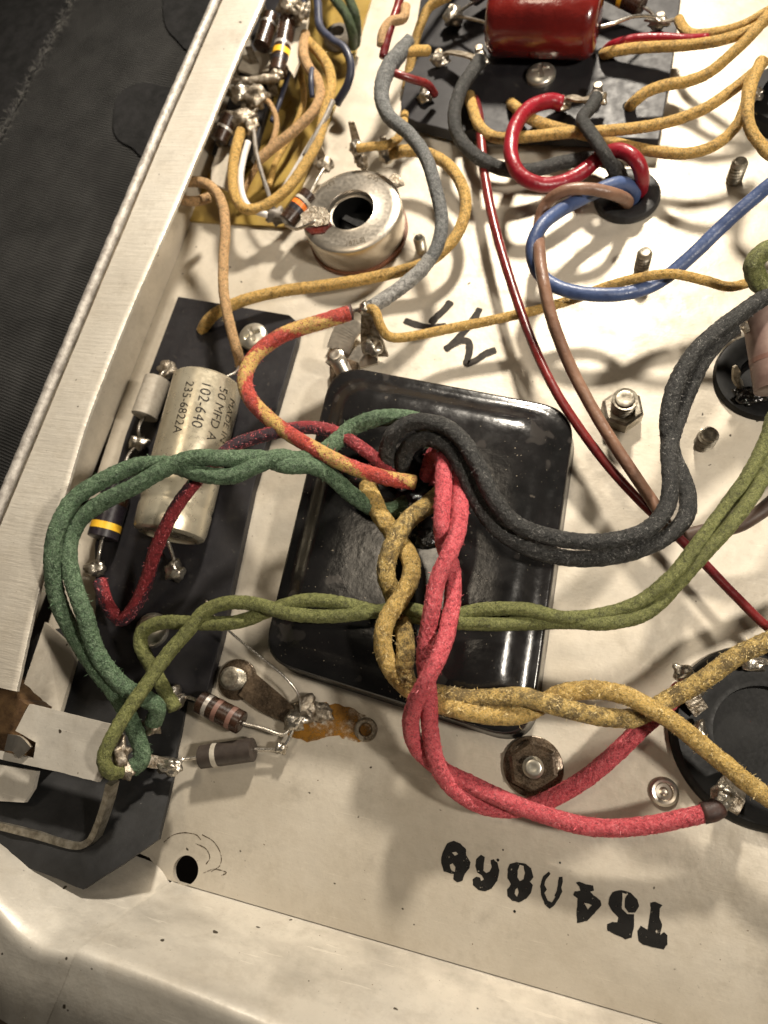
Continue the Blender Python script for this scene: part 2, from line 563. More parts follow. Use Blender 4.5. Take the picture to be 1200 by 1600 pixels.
M = {}
M['chassis'] = chassis_mat('cream_chassis_steel', (.63, .575, .485), (.49, .435, .35))
M['flange'] = chassis_mat('chassis_flange_steel', (.68, .635, .555), (.50, .455, .385), streak=1)
M['wall'] = chassis_mat('smudged_wall_steel', (.68, .64, .565), (.52, .48, .415), smear=1)
M['rim'] = surf('bare_steel_rim', (.46, .43, .39), (.26, .235, .21), ns=.5, rough=.58, metal=.35, bump=(1.5, .6, .25))
M['black_lacquer'] = surf('black_lacquer', (.012, .011, .011), (.006, .006, .006), ns=.05, rough=.20, rvar=.07, spec=.5,
                          specks=[(1.7, .725, (.26, .225, .17)), (.55, .74, (.055, .048, .04)), (.14, .64, (.030, .027, .025))], bump=(.06, .3, .8), bump2=(1.4, .16, .15))
M['tar'] = surf('black_tar', g(.006), g(.003), rough=.12, rvar=.06, spec=.7, bump=(.5, .8, .8))
M['phenolic'] = surf('black_phenolic', (.020, .019, .021), (.011, .010, .012), ns=.09, rough=.5, rvar=.1, spec=.3, specks=[(2.6, .75, (.12, .11, .10)), (.5, .70, (.035, .032, .030))], bump=(2.5, .1, .1))
M['bakelite'] = surf('black_bakelite', g(.007), g(.004), rough=.5, rvar=.06, spec=.22, specks=[(2.4, .80, (.05, .045, .035))], bump=(.3, .15, .3))
M['fishpaper'] = surf('black_fish_paper', (.022, .022, .023), (.012, .012, .012), ns=.12, rough=.6, spec=.35, specks=[(2.0, .77, (.14, .13, .12))], bump=(.4, .2, .4))
M['rubber'] = surf('black_rubber', (.020, .019, .020), g(.010), ns=.4, rough=.5, spec=.4, specks=[(3.0, .74, (.10, .09, .08))], bump=(.8, .5, .3))
M['void'] = surf('dark_below', g(.004), g(.002), rough=.9)
M['solder'] = surf('solder', (.62, .58, .51), (.34, .30, .24), ns=.9, rough=.33, rvar=.12, metal=.95, bump=(1.1, .55, .3))
M['old_solder'] = surf('dull_solder', (.44, .39, .32), (.15, .115, .075), ns=.8, rough=.42, rvar=.15, metal=.85, bump=(1.4, .7, .4))
M['tinned'] = surf('tinned_lead', (.70, .66, .60), (.42, .38, .32), ns=.9, rough=.30, metal=.95)
M['nickel'] = surf('nickel_plate', (.56, .51, .44), (.50, .45, .38), ns=.22, rough=.33, rvar=.05, metal=.95, bump=(.9, .08, .1), specks=[(1.6, .80, (.2, .16, .11))])
M['zinc'] = surf('zinc_plate', (.40, .365, .30), (.19, .165, .125), ns=.6, rough=.44, rvar=.14, metal=.8, bump=(1.2, .4, .2))
M['screw'] = surf('bright_screw', (.66, .63, .55), (.52, .49, .41), ns=.3, rough=.34, rvar=.05, metal=.85)
M['grease'] = surf('dark_greasy_washer', (.14, .10, .065), (.06, .042, .027), ns=.45, rough=.28, rvar=.2, metal=.45, bump=(.8, .4, .3))
M['copper_fibre'] = surf('brown_fibre', (.20, .075, .035), (.11, .04, .02), ns=.5, rough=.5)
M['can'] = surf('aged_aluminium_can', (.62, .56, .43), (.50, .44, .32), ns=.10, rough=.32, rvar=.1, metal=.62, bump=(.8, .16, .15), specks=[(1.4, .77, (.12, .09, .05))])
M['ceramic_grey'] = surf('grey_tube_body', (.40, .36, .30), (.30, .265, .215), ns=.6, rough=.55, rvar=.1, bump=(3.0, .3, .12))
M['brown_body'] = surf('brown_resistor_body', (.036, .016, .009), (.018, .009, .005), ns=.4, rough=.30, rvar=.1, spec=.6, bump=(1.0, .12, .1))
M['grey_body'] = surf('grey_brown_resistor', (.046, .035, .028), (.03, .022, .018), ns=.5, rough=.5, bump=(3, .25, .1))
M['black_body'] = surf('black_resistor', (.020, .016, .022), (.012, .010, .012), ns=.4, rough=.35)
M['band_white'] = surf('white_band', (.50, .46, .39), (.34, .31, .25), rough=.5)
M['band_silver'] = surf('silver_band', (.58, .54, .50), (.42, .38, .34), rough=.35, metal=.6)
M['band_pink'] = surf('faded_pink_band', (.20, .105, .08), (.13, .065, .05), rough=.45)
M['band_yellow'] = surf('yellow_band', (.80, .48, .035), (.68, .36, .02), rough=.4)
M['band_orange'] = surf('orange_band', (.80, .20, .02), (.65, .14, .015), rough=.4)
M['red_cap'] = surf('dipped_red_capacitor', (.15, .010, .007), (.085, .006, .005), ns=.05, rough=.22, rvar=.05, spec=.6, coat=.6, bump=(.12, .5, .9))
M['amber'] = surf('amber_paper', (.36, .25, .065), (.22, .14, .035), ns=.06, rough=.36, rvar=.12, spec=.5, specks=[(1.2, .77, (.10, .06, .02))], bump=(.12, .5, .9))
M['ink'] = surf('black_ink', (.006, .0055, .005), (.010, .009, .008), ns=.8, rough=.6, spec=.2, specks=[(1.5, .76, (.06, .05, .035))])
M['marker'] = surf('black_marker', (.014, .011, .010), (.035, .028, .022), ns=.7, rough=.6, spec=.2)
M['red_paint'] = surf('oxblood_paint', (.085, .013, .008), (.045, .008, .006), rough=.3)
def worn(name, c, sc, lo, hi, rough=.6):
    m = NT(name); v = m.coords(); b = m.b
    m.l(m.ramp(m.noise(v, sc * .6, 4, .6), [(.35, tuple(x * .6 for x in c)), (.65, c)]), b.inputs['Base Color'])
    b.inputs['Roughness'].default_value = rough; b.inputs['Specular IOR Level'].default_value = .25
    m.l(m.ramp(m.noise(v, sc, 6, .7), [(lo, g(0)), (hi, g(1))]), b.inputs['Alpha'])
    return m.m


M['rust'] = worn('flux_stain', (.36, .17, .03), .28, .36, .60, .22)
M['pencil'] = worn('pencil_graphite', (.09, .065, .04), 1.2, .36, .52)
M['stamp'] = worn('stamp_ink', (.010, .009, .008), .8, .33, .42)
M['print'] = worn('worn_print', (.018, .014, .010), 1.5, .36, .48)
M['mark'] = surf('letter_shading', (.13, .105, .075), (.24, .20, .15), ns=1.5, rough=.4, metal=.6)  # dark brown painted in as the shading of raised letters
M['wood'] = surf('brown_timber', (.15, .085, .035), (.07, .036, .015), ns=.4, rough=.6, bump=(.6, .4, .4))
M['bench'] = surf('brown_bench', (.11, .075, .05), (.06, .04, .028), ns=.03, rough=.6)
M['weave'] = weave_mat('black_grille_weave', (.085, .083, .080), (.003, .003, .003), .66)
M['matt_black'] = surf('opening_and_edge_black', (.016, .0155, .016), (.008, .008, .008), ns=.3, rough=.85, spec=.2, specks=[(1.8, .76, (.06, .055, .05))], bump=(1.5, .4, .3))  # black for the shaded openings, and for the cabinet edge
M['fray'] = surf('grey_fray', (.22, .21, .19), (.13, .125, .12), rough=.8)
# wires
M['c_green'] = cloth_mat('green_cloth', (.080, .160, .070), (.018, .042, .02), (.38, .50, .34), dirt=.5)
M['c_dkgreen'] = cloth_mat('dark_green_cloth', (.045, .075, .025), (.014, .02, .010), (.12, .17, .07), dirt=.5)
M['c_black'] = cloth_mat('black_cloth', (.018, .018, .017), (.006, .006, .006), (.13, .127, .118), dirt=.5)
M['c_red'] = cloth_mat('pink_red_cloth', (.84, .095, .125), (.46, .018, .035), (.95, .30, .32), dirt=.3)
M['c_yellow'] = cloth_mat('mustard_cloth', (.78, .50, .12), (.20, .12, .035), (.88, .68, .32), dirt=.6)
M['c_yellow_dirty'] = cloth_mat('sooty_mustard_cloth', (.68, .45, .12), (.07, .052, .030), (.92, .72, .32), dirt=.75, wear=(.44, .56))
M['c_olive'] = cloth_mat('olive_cloth', (.185, .20, .050), (.04, .042, .012), (.42, .43, .18), dirt=.4, braid=(11, 11), strength=.6)
M['c_orange'] = cloth_mat('orange_cloth', (.70, .41, .09), (.16, .085, .028), (.88, .62, .24), dirt=.55, braid=(9, 9), wear=(.54, .62))
M['c_tan'] = cloth_mat('tan_cloth', (.66, .39, .17), (.20, .11, .045), (.80, .54, .29), dirt=.3, braid=(9, 9), strength=.25)
M['c_redyel'] = cloth_mat('red_yellow_cloth', (.62, .055, .036), (.13, .03, .02), (.78, .16, .10), dirt=.35, tracer=(.86, .60, .18), tr_w=.52, tr_turns=.6, tr_d=1.12)
M['c_redblk'] = cloth_mat('red_black_cloth', (.34, .024, .032), (.05, .012, .014), (.52, .07, .08), dirt=.35, tracer=(.028, .016, .028), tr_turns=.14, tr_w=.45, tr_d=1.08)
M['c_grey'] = cloth_mat('grey_braid', (.155, .165, .170), (.05, .05, .05), (.42, .41, .38), dirt=.35, braid=(10, 10), strength=.6)
M['c_frayed'] = cloth_mat('frayed_white_braid', (.36, .35, .33), (.10, .095, .085), (.72, .70, .66), dirt=.45, braid=(10, 10), strength=.6)
M['v_red'] = surf('red_rubber_wire', (.22, .008, .018), (.19, .007, .013), ns=.15, rough=.33, rvar=.08, spec=.5, specks=[(2.2, .76, (.06, .01, .01))], bump=(.35, .6, .5), bump2=(2.0, .25, .12))
M['v_maroon'] = surf('maroon_wire', (.17, .018, .016), (.09, .010, .012), ns=.10, rough=.30, spec=.5, bump=(1.5, .2, .1))
M['v_blue'] = surf('blue_rubber_wire', (.055, .085, .185), (.026, .042, .105), ns=.09, rough=.40, spec=.45, specks=[(1.0, .77, (.02, .025, .04))], bump=(.35, .6, .5), bump2=(2.0, .25, .12))
M['v_brown'] = surf('brown_rubber_wire', (.20, .11, .070), (.115, .06, .04), ns=.09, rough=.40, spec=.45, specks=[(1.2, .77, (.05, .03, .02))], bump=(.35, .6, .5), bump2=(2.0, .25, .12))
M['v_umber'] = surf('dark_brown_wire', (.075, .045, .03), (.045, .027, .02), ns=.3, rough=.5, bump=(2, .3, .15))
M['v_navy'] = surf('navy_wire', (.035, .040, .07), (.018, .020, .035), ns=.2, rough=.45)
M['v_white'] = surf('white_wire', (.66, .63, .60), (.52, .49, .46), ns=.3, rough=.4, specks=[(1.4, .75, (.08, .06, .05))])
M['v_greyold'] = surf('grey_old_wire', (.20, .175, .145), (.11, .095, .08), ns=.4, rough=.5, bump=(2, .4, .2))
M['char'] = surf('charred_cloth', (.05, .018, .012), (.02, .008, .006), ns=.6, rough=.6)
M['fz_black'] = surf('black_fibre', (.30, .29, .27), g(.06), ns=.9, rough=.6)
M['fz_green'] = surf('green_fibre', (.32, .46, .29), (.07, .17, .075), ns=.9, rough=.6)
M['fz_red'] = surf('red_fibre', (.95, .34, .36), (.78, .075, .10), ns=.9, rough=.6)
M['fz_yellow'] = surf('yellow_fibre', (.95, .80, .45), (.70, .48, .16), ns=.9, rough=.6)
M['fz_olive'] = surf('olive_fibre', (.48, .49, .22), (.20, .21, .06), ns=.9, rough=.6)

# ------------------------------------------------------------------ setting
bench = plate('workbench', [[(-500, -400), (500, -400), (500, 600), (-500, 600)]], -38, 4, M['bench']); bench['kind'] = 'structure'

# grille cloth left of the chassis
zc = 12.0
cl = poly_px([(360, -60), (345, 0), (170, 400), (0, 800), (-60, 950), (-330, 1000), (-300, -60)], zc)
cloth = plate('grille_cloth', [cl], zc, 1.0, M['weave']); cloth['kind'] = 'structure'
pl = plate('opening_shade', [rough_loop(smooth_loop(poly_px([(177, 185), (186, 148), (222, 130), (262, 138), (282, 150), (240, 246), (205, 230), (182, 214)], zc + .3)), .5, .25, 3)], zc + .5, .4, M['matt_black'], cloth)  # flat black plates stand in for the shade of openings in the cloth
plate('opening_shade', [rough_loop(smooth_loop(poly_px([(255, 0), (262, -40), (360, -40), (345, 10), (306, 80), (272, 58), (258, 36)], zc + .3)), .5, .25, 5)], zc + .5, .4, M['matt_black'], cloth)
plate('cabinet_edge', [rough_loop(poly_px([(-260, -50), (120, -50), (105, 5), (70, 80), (22, 170), (-10, 235), (-260, 420)], zc + 1.0), 3.0, .5, 9)], zc + 1.2, .8, M['matt_black'], cloth)
# frayed edge of the weave
R = random.Random(4); fv, ff = [], []
for i in range(420):
    t = R.random(); a = P(118, -10, zc + 1.3); b2 = P(-12, 232, zc + 1.3); p = a.lerp(b2, t) + Vector((R.gauss(0.3, .9), R.gauss(0, .9), 0))
    an = R.uniform(0, 6.28); l = R.uniform(.8, 3.2); d = Vector((math.cos(an), math.sin(an), R.uniform(-.05, .25))) * l; w = Vector((-d.y, d.x, 0)).normalized() * .035
    q = p + d * .5 + Vector((R.gauss(0, .2), R.gauss(0, .2), .1)); e = p + d; b = len(fv)
    fv += [p - w, p + w, q + w, q - w, e]; ff += [(b, b + 1, b + 2, b + 3), (b + 3, b + 2, b + 4)]
mk('loose_thread', fv, ff, M['fray'], cloth, smooth=False, kind='stuff')

# ---- chassis
XL, YB = -119.0, -44.0
chassis = thing('metal_chassis', 'cream painted steel chassis tray with bent flanges under all the wiring', 'chassis', (0, 60, 0))
hole_c = P(290, 1360, 0); groc = P(975, 316, 0); oct_c = P(1192, 1150, 0); oct2_c = P(1195, 590, 0); sock_c = P(549, 347, 0)
holes = [circ(hole_c, 2.9, 36), circ(groc, 5.2), circ(oct_c, 14.5, 60), circ(oct2_c, 9.5, 48), circ(sock_c, 6.5)]
outer = [(XL, 300), (XL, -29), (-95, -38.4), (-76, -40.6), (-71, YB + .35), (140, YB + .35), (140, 300)]
floor = plate('floor_plate', [outer] + holes, 0.0, 1.3, M['chassis'], chassis)
# left wall + inward flange + rim
h_l = 24.0
y_end = P(28, 1092, h_l).y
wp = cr([tuple(P(x, y, h_l)) for x, y in [(352, -40), (337, 0), (258, 180), (168, 392), (80, 600), (-2, 795), (-40, 885), (-80, 985)]], 6)
verts, faces = [], []
for q in wp:
    for dx, z in ((.6, h_l - .6), (.6, 4), (.6, .1), (-.6, .1), (-.6, h_l - .6)): verts.append((q[0] + dx, q[1], z))
for a_ in range(len(wp) - 1):
    for b_ in range(4): faces.append((a_ * 5 + b_, a_ * 5 + b_ + 1, a_ * 5 + b_ + 6, a_ * 5 + b_ + 5))
mk('side_wall', verts, faces, M['chassis'], chassis, smooth=False)
inner_px = [(430, -60), (411, 0), (372, 88), (330, 190), (290, 285), (248, 383), (205, 480), (168, 572), (137, 655), (112, 735), (90, 812), (66, 900), (45, 985), (24, 1080)]
inn = [P(x, y, h_l) for x, y in inner_px]
rows = cr([(p.x, p.y, p.z) for p in inn], .8)
verts, faces = [], []
for i, p in enumerate(rows):
    jag = .14 * noise.noise(Vector((0, p[1] * 1.2, 3))) + .10 * noise.noise(Vector((4, p[1] * 4.0, 3)))
    xi = p[0] + jag; xo = float(np.interp(p[1], wp[::-1, 1], wp[::-1, 0])) + 1.7
    xs = [xo, xo + .5, xi - 1.2, xi - .35, xi, xi - .2]
    zs = [h_l - 1.0, h_l - .1, h_l + .1, h_l, h_l - .3, h_l - 1.3]
    for x, z in zip(xs, zs):
        verts.append((x, p[1], z + .18 * noise.noise(Vector((x * .1, p[1] * .05, 1)))))
m = len(rows); k = 6
for i in range(m - 1):
    for j in range(k - 1):
        faces.append((i * k + j, (i + 1) * k + j, (i + 1) * k + j + 1, i * k + j + 1))
    faces.append((i * k + k - 1, (i + 1) * k + k - 1, (i + 1) * k, i * k))
faces += [tuple(range(k)), tuple((m - 1) * k + j for j in range(k))[::-1]]
sharp(mk('side_flange', verts, faces, M['flange'], chassis), 50)
rimp = [P(x, y, h_l) for x, y in [(352, -40), (337, 0), (258, 180), (168, 392), (80, 600), (-2, 795), (-40, 885)]]
pts = cr([(p.x, p.y, p.z, 1.25) for p in rimp], 1.0)
v, f, u = tube_geo(pts[:, :3], pts[:, 3], 12, .12)
mk('rolled_rim', v, f, M['rim'], chassis)
# front wall: leans outwards, turns a rounded corner at its left end, rolled lip on top
h_f = 25.0
base_l = [Vector((140, YB, 0)), Vector((80, YB, 0)), Vector((30, YB, 0)), Vector((-10, YB, 0)), Vector((-40, YB, 0)), Vector((-60, YB, 0)), Vector((-67.5, YB, 0)), Vector((-69.6, YB + .2, 0)), Vector((-70.6, YB + 1.2, 0)), Vector((-73.5, -41.0, 0)), Vector((-78, -40.5, 0)), Vector((-94, -39, 0)), Vector((-132, -30, 0))]
top_px = [None, None, None, (700, 1712), (435, 1600), (250, 1525), (160, 1493), (126, 1481), (112, 1479), (70, 1474), (30, 1446), (0, 1410), (-120, 1285)]
top_l = []
for q, b_ in zip(top_px, base_l):
    if q: top_l.append(P(q[0], q[1], h_f))
    else: top_l.append(Vector((b_.x, P(435, 1600, h_f).y, h_f)))
rows_b = cr([tuple(q) for q in base_l], 1e9); rows_t = cr([tuple(q) for q in top_l], 1e9)
nl = len(rows_b)


def wall_run(name, i0, i1, push):
    verts, faces = [], []
    for i in range(i0, i1):
        b_ = Vector(rows_b[i]); t_ = Vector(rows_t[i])
        tg = Vector(rows_b[min(nl - 1, i + 1)]) - Vector(rows_b[max(0, i - 1)]); tg.normalize()
        nin = Vector((tg.y, -tg.x, 0)); nin = nin if nin.y > 0 else -nin
        lo_ = Vector((.25, .97, 0))
        b_ = b_ - nin * push; t_ = t_ - lo_ * push * .6 - Vector((0, 0, push * .5))
        col = [b_ + nin * .25 + Vector((0, 0, -.2)), b_ + Vector((0, 0, .2)), b_.lerp(t_, .05)]
        col += [b_.lerp(t_, f_) for f_ in (.25, .5, .75, .93)]
        col += [t_ + Vector((0, 0, .1)) - lo_ * .25, t_ - lo_ * .8 + Vector((0, 0, .42)), t_ - lo_ * 1.7 + Vector((0, 0, .45)), t_ - lo_ * 3 + Vector((0, 0, .15)), t_ - lo_ * 6 + Vector((0, 0, -.7)), t_ - lo_ * 14.5 + Vector((0, 0, -2.2)), t_ - lo_ * 15.2 + Vector((0, 0, -3.2)), t_ - lo_ * 15.2 + Vector((0, 0, -8))]
        for c_ in col:
            verts.append(c_ + Vector((0, 0, .12 * noise.noise(c_ * .07))) * (1 if c_.z > 4 else 0) + nin * (.25 * noise.noise(c_ * .06) if 3 < c_.z < 24 else 0))
    k = 15; n_ = i1 - i0
    for i in range(n_ - 1):
        for j in range(k - 1):
            faces.append((i * k + j, i * k + j + 1, (i + 1) * k + j + 1, (i + 1) * k + j))
    return sharp(mk(name, verts, faces, M['wall'], chassis), 55)


wall_run('front_wall', 0, nl - 10, 0.0)
wall_run('corner_band', nl - 14, nl, .8)
# upright end piece of the side wall below the flange end
mk('wall_web', *(lambda a: (a, [(0, 1, 2, 3), (7, 6, 5, 4), (0, 4, 5, 1), (2, 6, 7, 3), (1, 5, 6, 2)]))(
    [P(70, 972, 12), P(121, 1018, 4), P(94, 1114, 4), P(28, 1096, 12)] + [q + Vector((0, 0, -1.2)) for q in [P(70, 972, 12), P(121, 1018, 4), P(94, 1114, 4), P(28, 1096, 12)]]), M['chassis'], chassis, smooth=False)

# stamped serial number, as it stands: upside down
Zp = lambda x, y: (660 + x * .35, 1290 + y * .35)
glyphs = [
    [[(95, 110), (110, 80), (140, 68), (170, 80), (195, 105), (195, 130), (215, 165), (210, 190), (190, 215), (180, 245), (155, 253), (138, 240), (140, 215), (115, 210), (95, 205), (85, 170), (85, 140)], [(132, 120), (150, 117), (160, 127), (145, 135)], [(122, 175), (135, 168), (148, 185), (145, 207), (130, 200)]],
    [[(240, 150), (262, 130), (278, 140), (275, 165), (272, 200), (285, 212), (300, 205), (310, 185), (305, 155), (318, 150), (335, 165), (344, 200), (335, 245), (310, 280), (280, 293), (250, 287), (225, 265), (224, 240), (240, 228), (258, 232), (262, 248), (275, 240), (265, 222), (245, 210), (237, 180)]],
    [[(380, 195), (390, 172), (420, 163), (460, 170), (485, 190), (496, 230), (480, 250), (493, 265), (485, 300), (465, 325), (430, 343), (400, 335), (380, 315), (378, 285), (395, 262), (380, 235)], [(425, 200), (435, 175), (452, 180), (458, 210), (452, 240), (435, 248), (424, 230)], [(415, 285), (425, 277), (430, 295), (422, 318), (412, 305)]],
    [[(540, 225), (565, 205), (572, 215), (552, 240), (545, 265), (556, 285), (545, 300), (560, 335), (578, 343), (594, 318), (590, 312), (600, 290), (605, 265), (610, 230), (625, 228), (627, 250), (620, 275), (625, 295), (612, 322), (585, 360), (568, 371), (545, 350), (530, 310), (526, 270)]],
    [[(685, 255), (700, 250), (730, 262), (762, 268), (766, 290), (750, 295), (765, 312), (795, 335), (800, 355), (770, 390), (735, 425), (690, 435), (688, 400), (692, 350), (693, 325), (673, 310), (680, 293), (705, 290), (700, 272)], [(722, 345), (745, 350), (757, 355), (738, 375)]],
    [[(835, 320), (850, 297), (885, 288), (930, 300), (960, 330), (968, 360), (950, 388), (920, 388), (903, 365), (905, 325), (915, 307), (893, 300), (893, 330), (890, 370), (915, 395), (945, 395), (945, 450), (935, 500), (905, 508), (870, 490), (825, 468), (825, 440), (850, 430), (870, 432), (875, 410), (850, 385), (830, 350)]],
    [[(1018, 345), (1040, 340), (1072, 355), (1060, 370), (1058, 410), (1070, 440), (1062, 490), (1080, 475), (1094, 490), (1094, 530), (1078, 553), (1040, 545), (985, 532), (965, 515), (960, 470), (975, 447), (1005, 465), (1012, 420), (1020, 370)]],
]
for gl in glyphs:
    loops = [rough_loop(poly_px([Zp(*q) for q in lp], .05), .45, .13, 11) for lp in gl]
    plate('stamped_digit', loops, .07, .05, M['stamp'], floor)
for cx, cy, r in ((778, 1344, 1.1), (804, 1424, .9), (786, 1328, .6), (875, 1348, .7)):
    plate('ink_spot', [rough_loop(circ(P(cx, cy, .05), r * .28, 8), .1, .1, cx)], .07, .05, M['ink'], floor)
# felt-pen marks
Hp = lambda x, y: (450 + x / 3, 400 + y / 3)


def pen(pts, w, name='pen_mark'):
    A = cr([(*P(*Hp(*q), 0)[:2], 0) for q in pts], .4); T, N, B = frames(A[:, :3]); L, Rr = [], []
    n = len(A)
    for i in range(n):
        s = np.array([-T[i][1], T[i][0]]); e = .75 if i in (0, n - 1) else 1
        ww = w * .5 * e * (1 + .25 * noise.noise(Vector((A[i][0] * .9, A[i][1] * .9, 2))))
        L.append((A[i][0] + s[0] * ww, A[i][1] + s[1] * ww, .06)); Rr.append((A[i][0] - s[0] * ww, A[i][1] - s[1] * ww, .06))
    v = L + Rr; f = [(n + i, n + i + 1, i + 1, i) for i in range(n - 1)]
    return mk(name, v, f, M['marker'], floor, smooth=False)


pen([(765, 212), (735, 250), (690, 292), (668, 318)], 1.95)
pen([(545, 302), (600, 322), (670, 335), (742, 326)], 1.75).location.z += .00003
pen([(900, 245), (875, 290), (830, 350), (770, 415), (735, 440)], 1.9).location.z += .00006
pen([(735, 440), (800, 402), (845, 402), (850, 450), (838, 505), (880, 490), (925, 460), (975, 440)], 1.75).location.z += .00009
def scribble(px, w):
    A_ = cr([tuple(P(x, y, 0)) for x, y in px], .4); T_, _, _ = frames(A_); n_ = len(A_); v_ = []
    for q_, t_ in zip(A_, T_):
        ww = w * (.6 + .6 * abs(noise.noise(Vector(q_) * .9)))
        v_ += [(q_[0] - t_[1] * ww, q_[1] + t_[0] * ww, .05), (q_[0] + t_[1] * ww, q_[1] - t_[0] * ww, .05)]
    return mk('pencil_mark', v_, [(2 * k_ + 1, 2 * k_ + 3, 2 * k_ + 2, 2 * k_) for k_ in range(n_ - 1)], M['pencil'], floor, smooth=False)


for k_, l_ in enumerate(([(256, 1316), (270, 1305), (288, 1301), (306, 1304), (314, 1312)], [(316, 1304), (334, 1315), (345, 1334), (344, 1352), (330, 1362)], [(306, 1318), (322, 1326), (328, 1340), (322, 1350)], [(318, 1364), (335, 1358), (354, 1363), (346, 1368)])):
    scribble(l_, .13).location.z += .00001 * k_
# brown flux stain and drips around the ground lug
st = plate('flux_stain', [rough_loop(poly_px([(440, 1112), (475, 1095), (530, 1100), (575, 1118), (590, 1140), (560, 1160), (520, 1150), (480, 1160), (450, 1150)], .05), 1.0, .7, 21)], .08, .05, M['rust'], floor)
rev('pierced_boss', P(572, 1140, -.2), (0, 0, 1), [(0, 2.6), (.5, 2.5), (.8, 2.0), (.75, 1.5), (.2, 1.2), (-.6, 1.0)], M['old_solder'], floor)

# black insulating sheet in the corner
sh = [(300, 1040, 1.0), (276, 1170, 1.2), (262, 1250, 2.5), (247, 1312, 5), (190, 1352, 10), (130, 1390, 14.5), (60, 1362, 14.5), (-20, 1335, 14.5), (-60, 1100, 2), (60, 990, 1), (180, 960, 1)]
def sheet_z(x, y):
    t_ = min(1, max(0, (-14 - y) / 29)); return 1.0 + 14.0 * t_ * t_ * (3 - 2 * t_)
s3d = []
for q in sh:
    z_ = 1.0
    for _ in range(30): z_ = .5 * z_ + .5 * sheet_z(*P(q[0], q[1], z_)[:2])
    s3d.append(P(q[0], q[1], z_))
lp = rough_loop([(q.x, q.y) for q in s3d], 2.5, .2, 31)
# inner grid so that the sheet can curl up against the corner
bmx = bmesh.new(); vs_ = [bmx.verts.new((x, y, 0)) for x, y in lp]; bmx.faces.new(vs_)
bmesh.ops.triangulate(bmx, faces=bmx.faces)
for _ in range(3): bmesh.ops.subdivide_edges(bmx, edges=[e for e in bmx.edges if e.calc_length() > 3], cuts=1)
bmesh.ops.triangulate(bmx, faces=bmx.faces); bmx.verts.index_update(); bmx.normal_update()
vv = [Vector((q.co.x, q.co.y, sheet_z(q.co.x, q.co.y))) for q in bmx.verts]
fl = [tuple(w_.index for w_ in q.verts) if q.normal.z > 0 else tuple(w_.index for w_ in q.verts)[::-1] for q in bmx.faces]
be = [(e.verts[0].index, e.verts[1].index) for e in bmx.edges if len(e.link_faces) == 1]; bmx.free()
nv_ = len(vv)
sheet = mk('insulating_sheet', vv + [q - Vector((0, 0, 1.1)) for q in vv], fl + [tuple(i_ + nv_ for i_ in q[::-1]) for q in fl] + [(a_, b_, b_ + nv_, a_ + nv_) for a_, b_ in be], M['fishpaper'])
sharp(sheet, 40)
tag(sheet, 'black insulating sheet lying in the corner beneath the pale bracket', 'sheet')

# ------------------------------------------------------------------ transformer cover
cover = thing('transformer_cover', 'glossy black transformer bell cover with round wire hole', 'transformer', P(650, 860, 0))
zt = 12.6


def rr_loop(corners, rad, n=10):
    out = []
    m = len(corners)
    for i in range(m):
        p0 = Vector((*corners[i - 1], 0)); p1 = Vector((*corners[i], 0)); p2 = Vector((*corners[(i + 1) % m], 0))
        r = rad[i] if isinstance(rad, (list, tuple)) else rad
        a = p1 + (p0 - p1).normalized() * r; b = p1 + (p2 - p1).normalized() * r
        for k in range(n):
            t = k / (n - 1); q = a * (1 - t) ** 2 + p1 * 2 * t * (1 - t) + b * t * t; out.append(q)
        e = p2 + (p1 - p2).normalized() * (rad[(i + 1) % m] if isinstance(rad, (list, tuple)) else rad)
        for k in range(1, 8): out.append(b.lerp(e, k / 8))
    return out


def inset_corners(c, d):
    cen = sum((Vector((*q, 0)) for q in c), Vector()) / 4
    # move every side inwards by d
    out = []; m = len(c)
    for i in range(m):
        p0 = Vector((*c[i - 1], 0)); p1 = Vector((*c[i], 0)); p2 = Vector((*c[(i + 1) % m], 0))
        e1 = (p1 - p0).normalized(); e2 = (p2 - p1).normalized()
        n1 = Vector((-e1.y, e1.x, 0)); n2 = Vector((-e2.y, e2.x, 0))
        if n1.dot(cen - p1) < 0: n1 = -n1
        if n2.dot(cen - p1) < 0: n2 = -n2
        k = d / (1 + n1.dot(n2)); q = p1 + (n1 + n2) * k; out.append((q.x, q.y))
    return out


rimz = 9.0
cc = poly_px([(519, 566), (901, 638), (828, 1164), (407, 1030)], rimz)[::-1]   # outer rim corners seen at rim height (counter-clockwise)
rad = [7, 8.5, 8, 9]
layers = [(-.8, 0.0), (-.5, 1.0), (-.1, 4.0), (0, rimz - .8), (.3, rimz - .2), (.8, rimz), (1.7, rimz + .02), (2.8, rimz + .3), (4.0, rimz + 1.0), (5.2, rimz + 1.9), (6.4, zt - .85), (7.8, zt - .35), (9.6, zt - .1), (12.0, zt)]
rings = []
for d, z in layers:
    lp = rr_loop(inset_corners(cc, d), [max(3.0, r - d * .35) for r in rad]); rings.append([Vector((q.x, q.y, z)) for q in lp])
hc = P(648, 738, zt); hr = 6.6
nring = len(rings[0])
last = rings[-1]
angs = [math.atan2(q.y - hc.y, q.x - hc.x) for q in last]
for t, dz in ((.35, 0), (.7, 0), (.93, 0)):
    rings.append([Vector((q.x + (hc.x + math.cos(a) * hr - q.x) * t, q.y + (hc.y + math.sin(a) * hr - q.y) * t, zt)) for q, a in zip(last, angs)])
for r, z in ((hr, zt - .25), (hr - .3, zt - .9), (hr - .3, zt - 6), (.05, zt - 6.3)):
    rings.append([Vector((hc.x + math.cos(a) * r, hc.y + math.sin(a) * r, z)) for a in angs])
verts = [q for r in rings for q in r]
for q in verts:
    if q.z > rimz: q.z += .22 * noise.noise(Vector((q.x * .06, q.y * .06, 2)))
faces = []
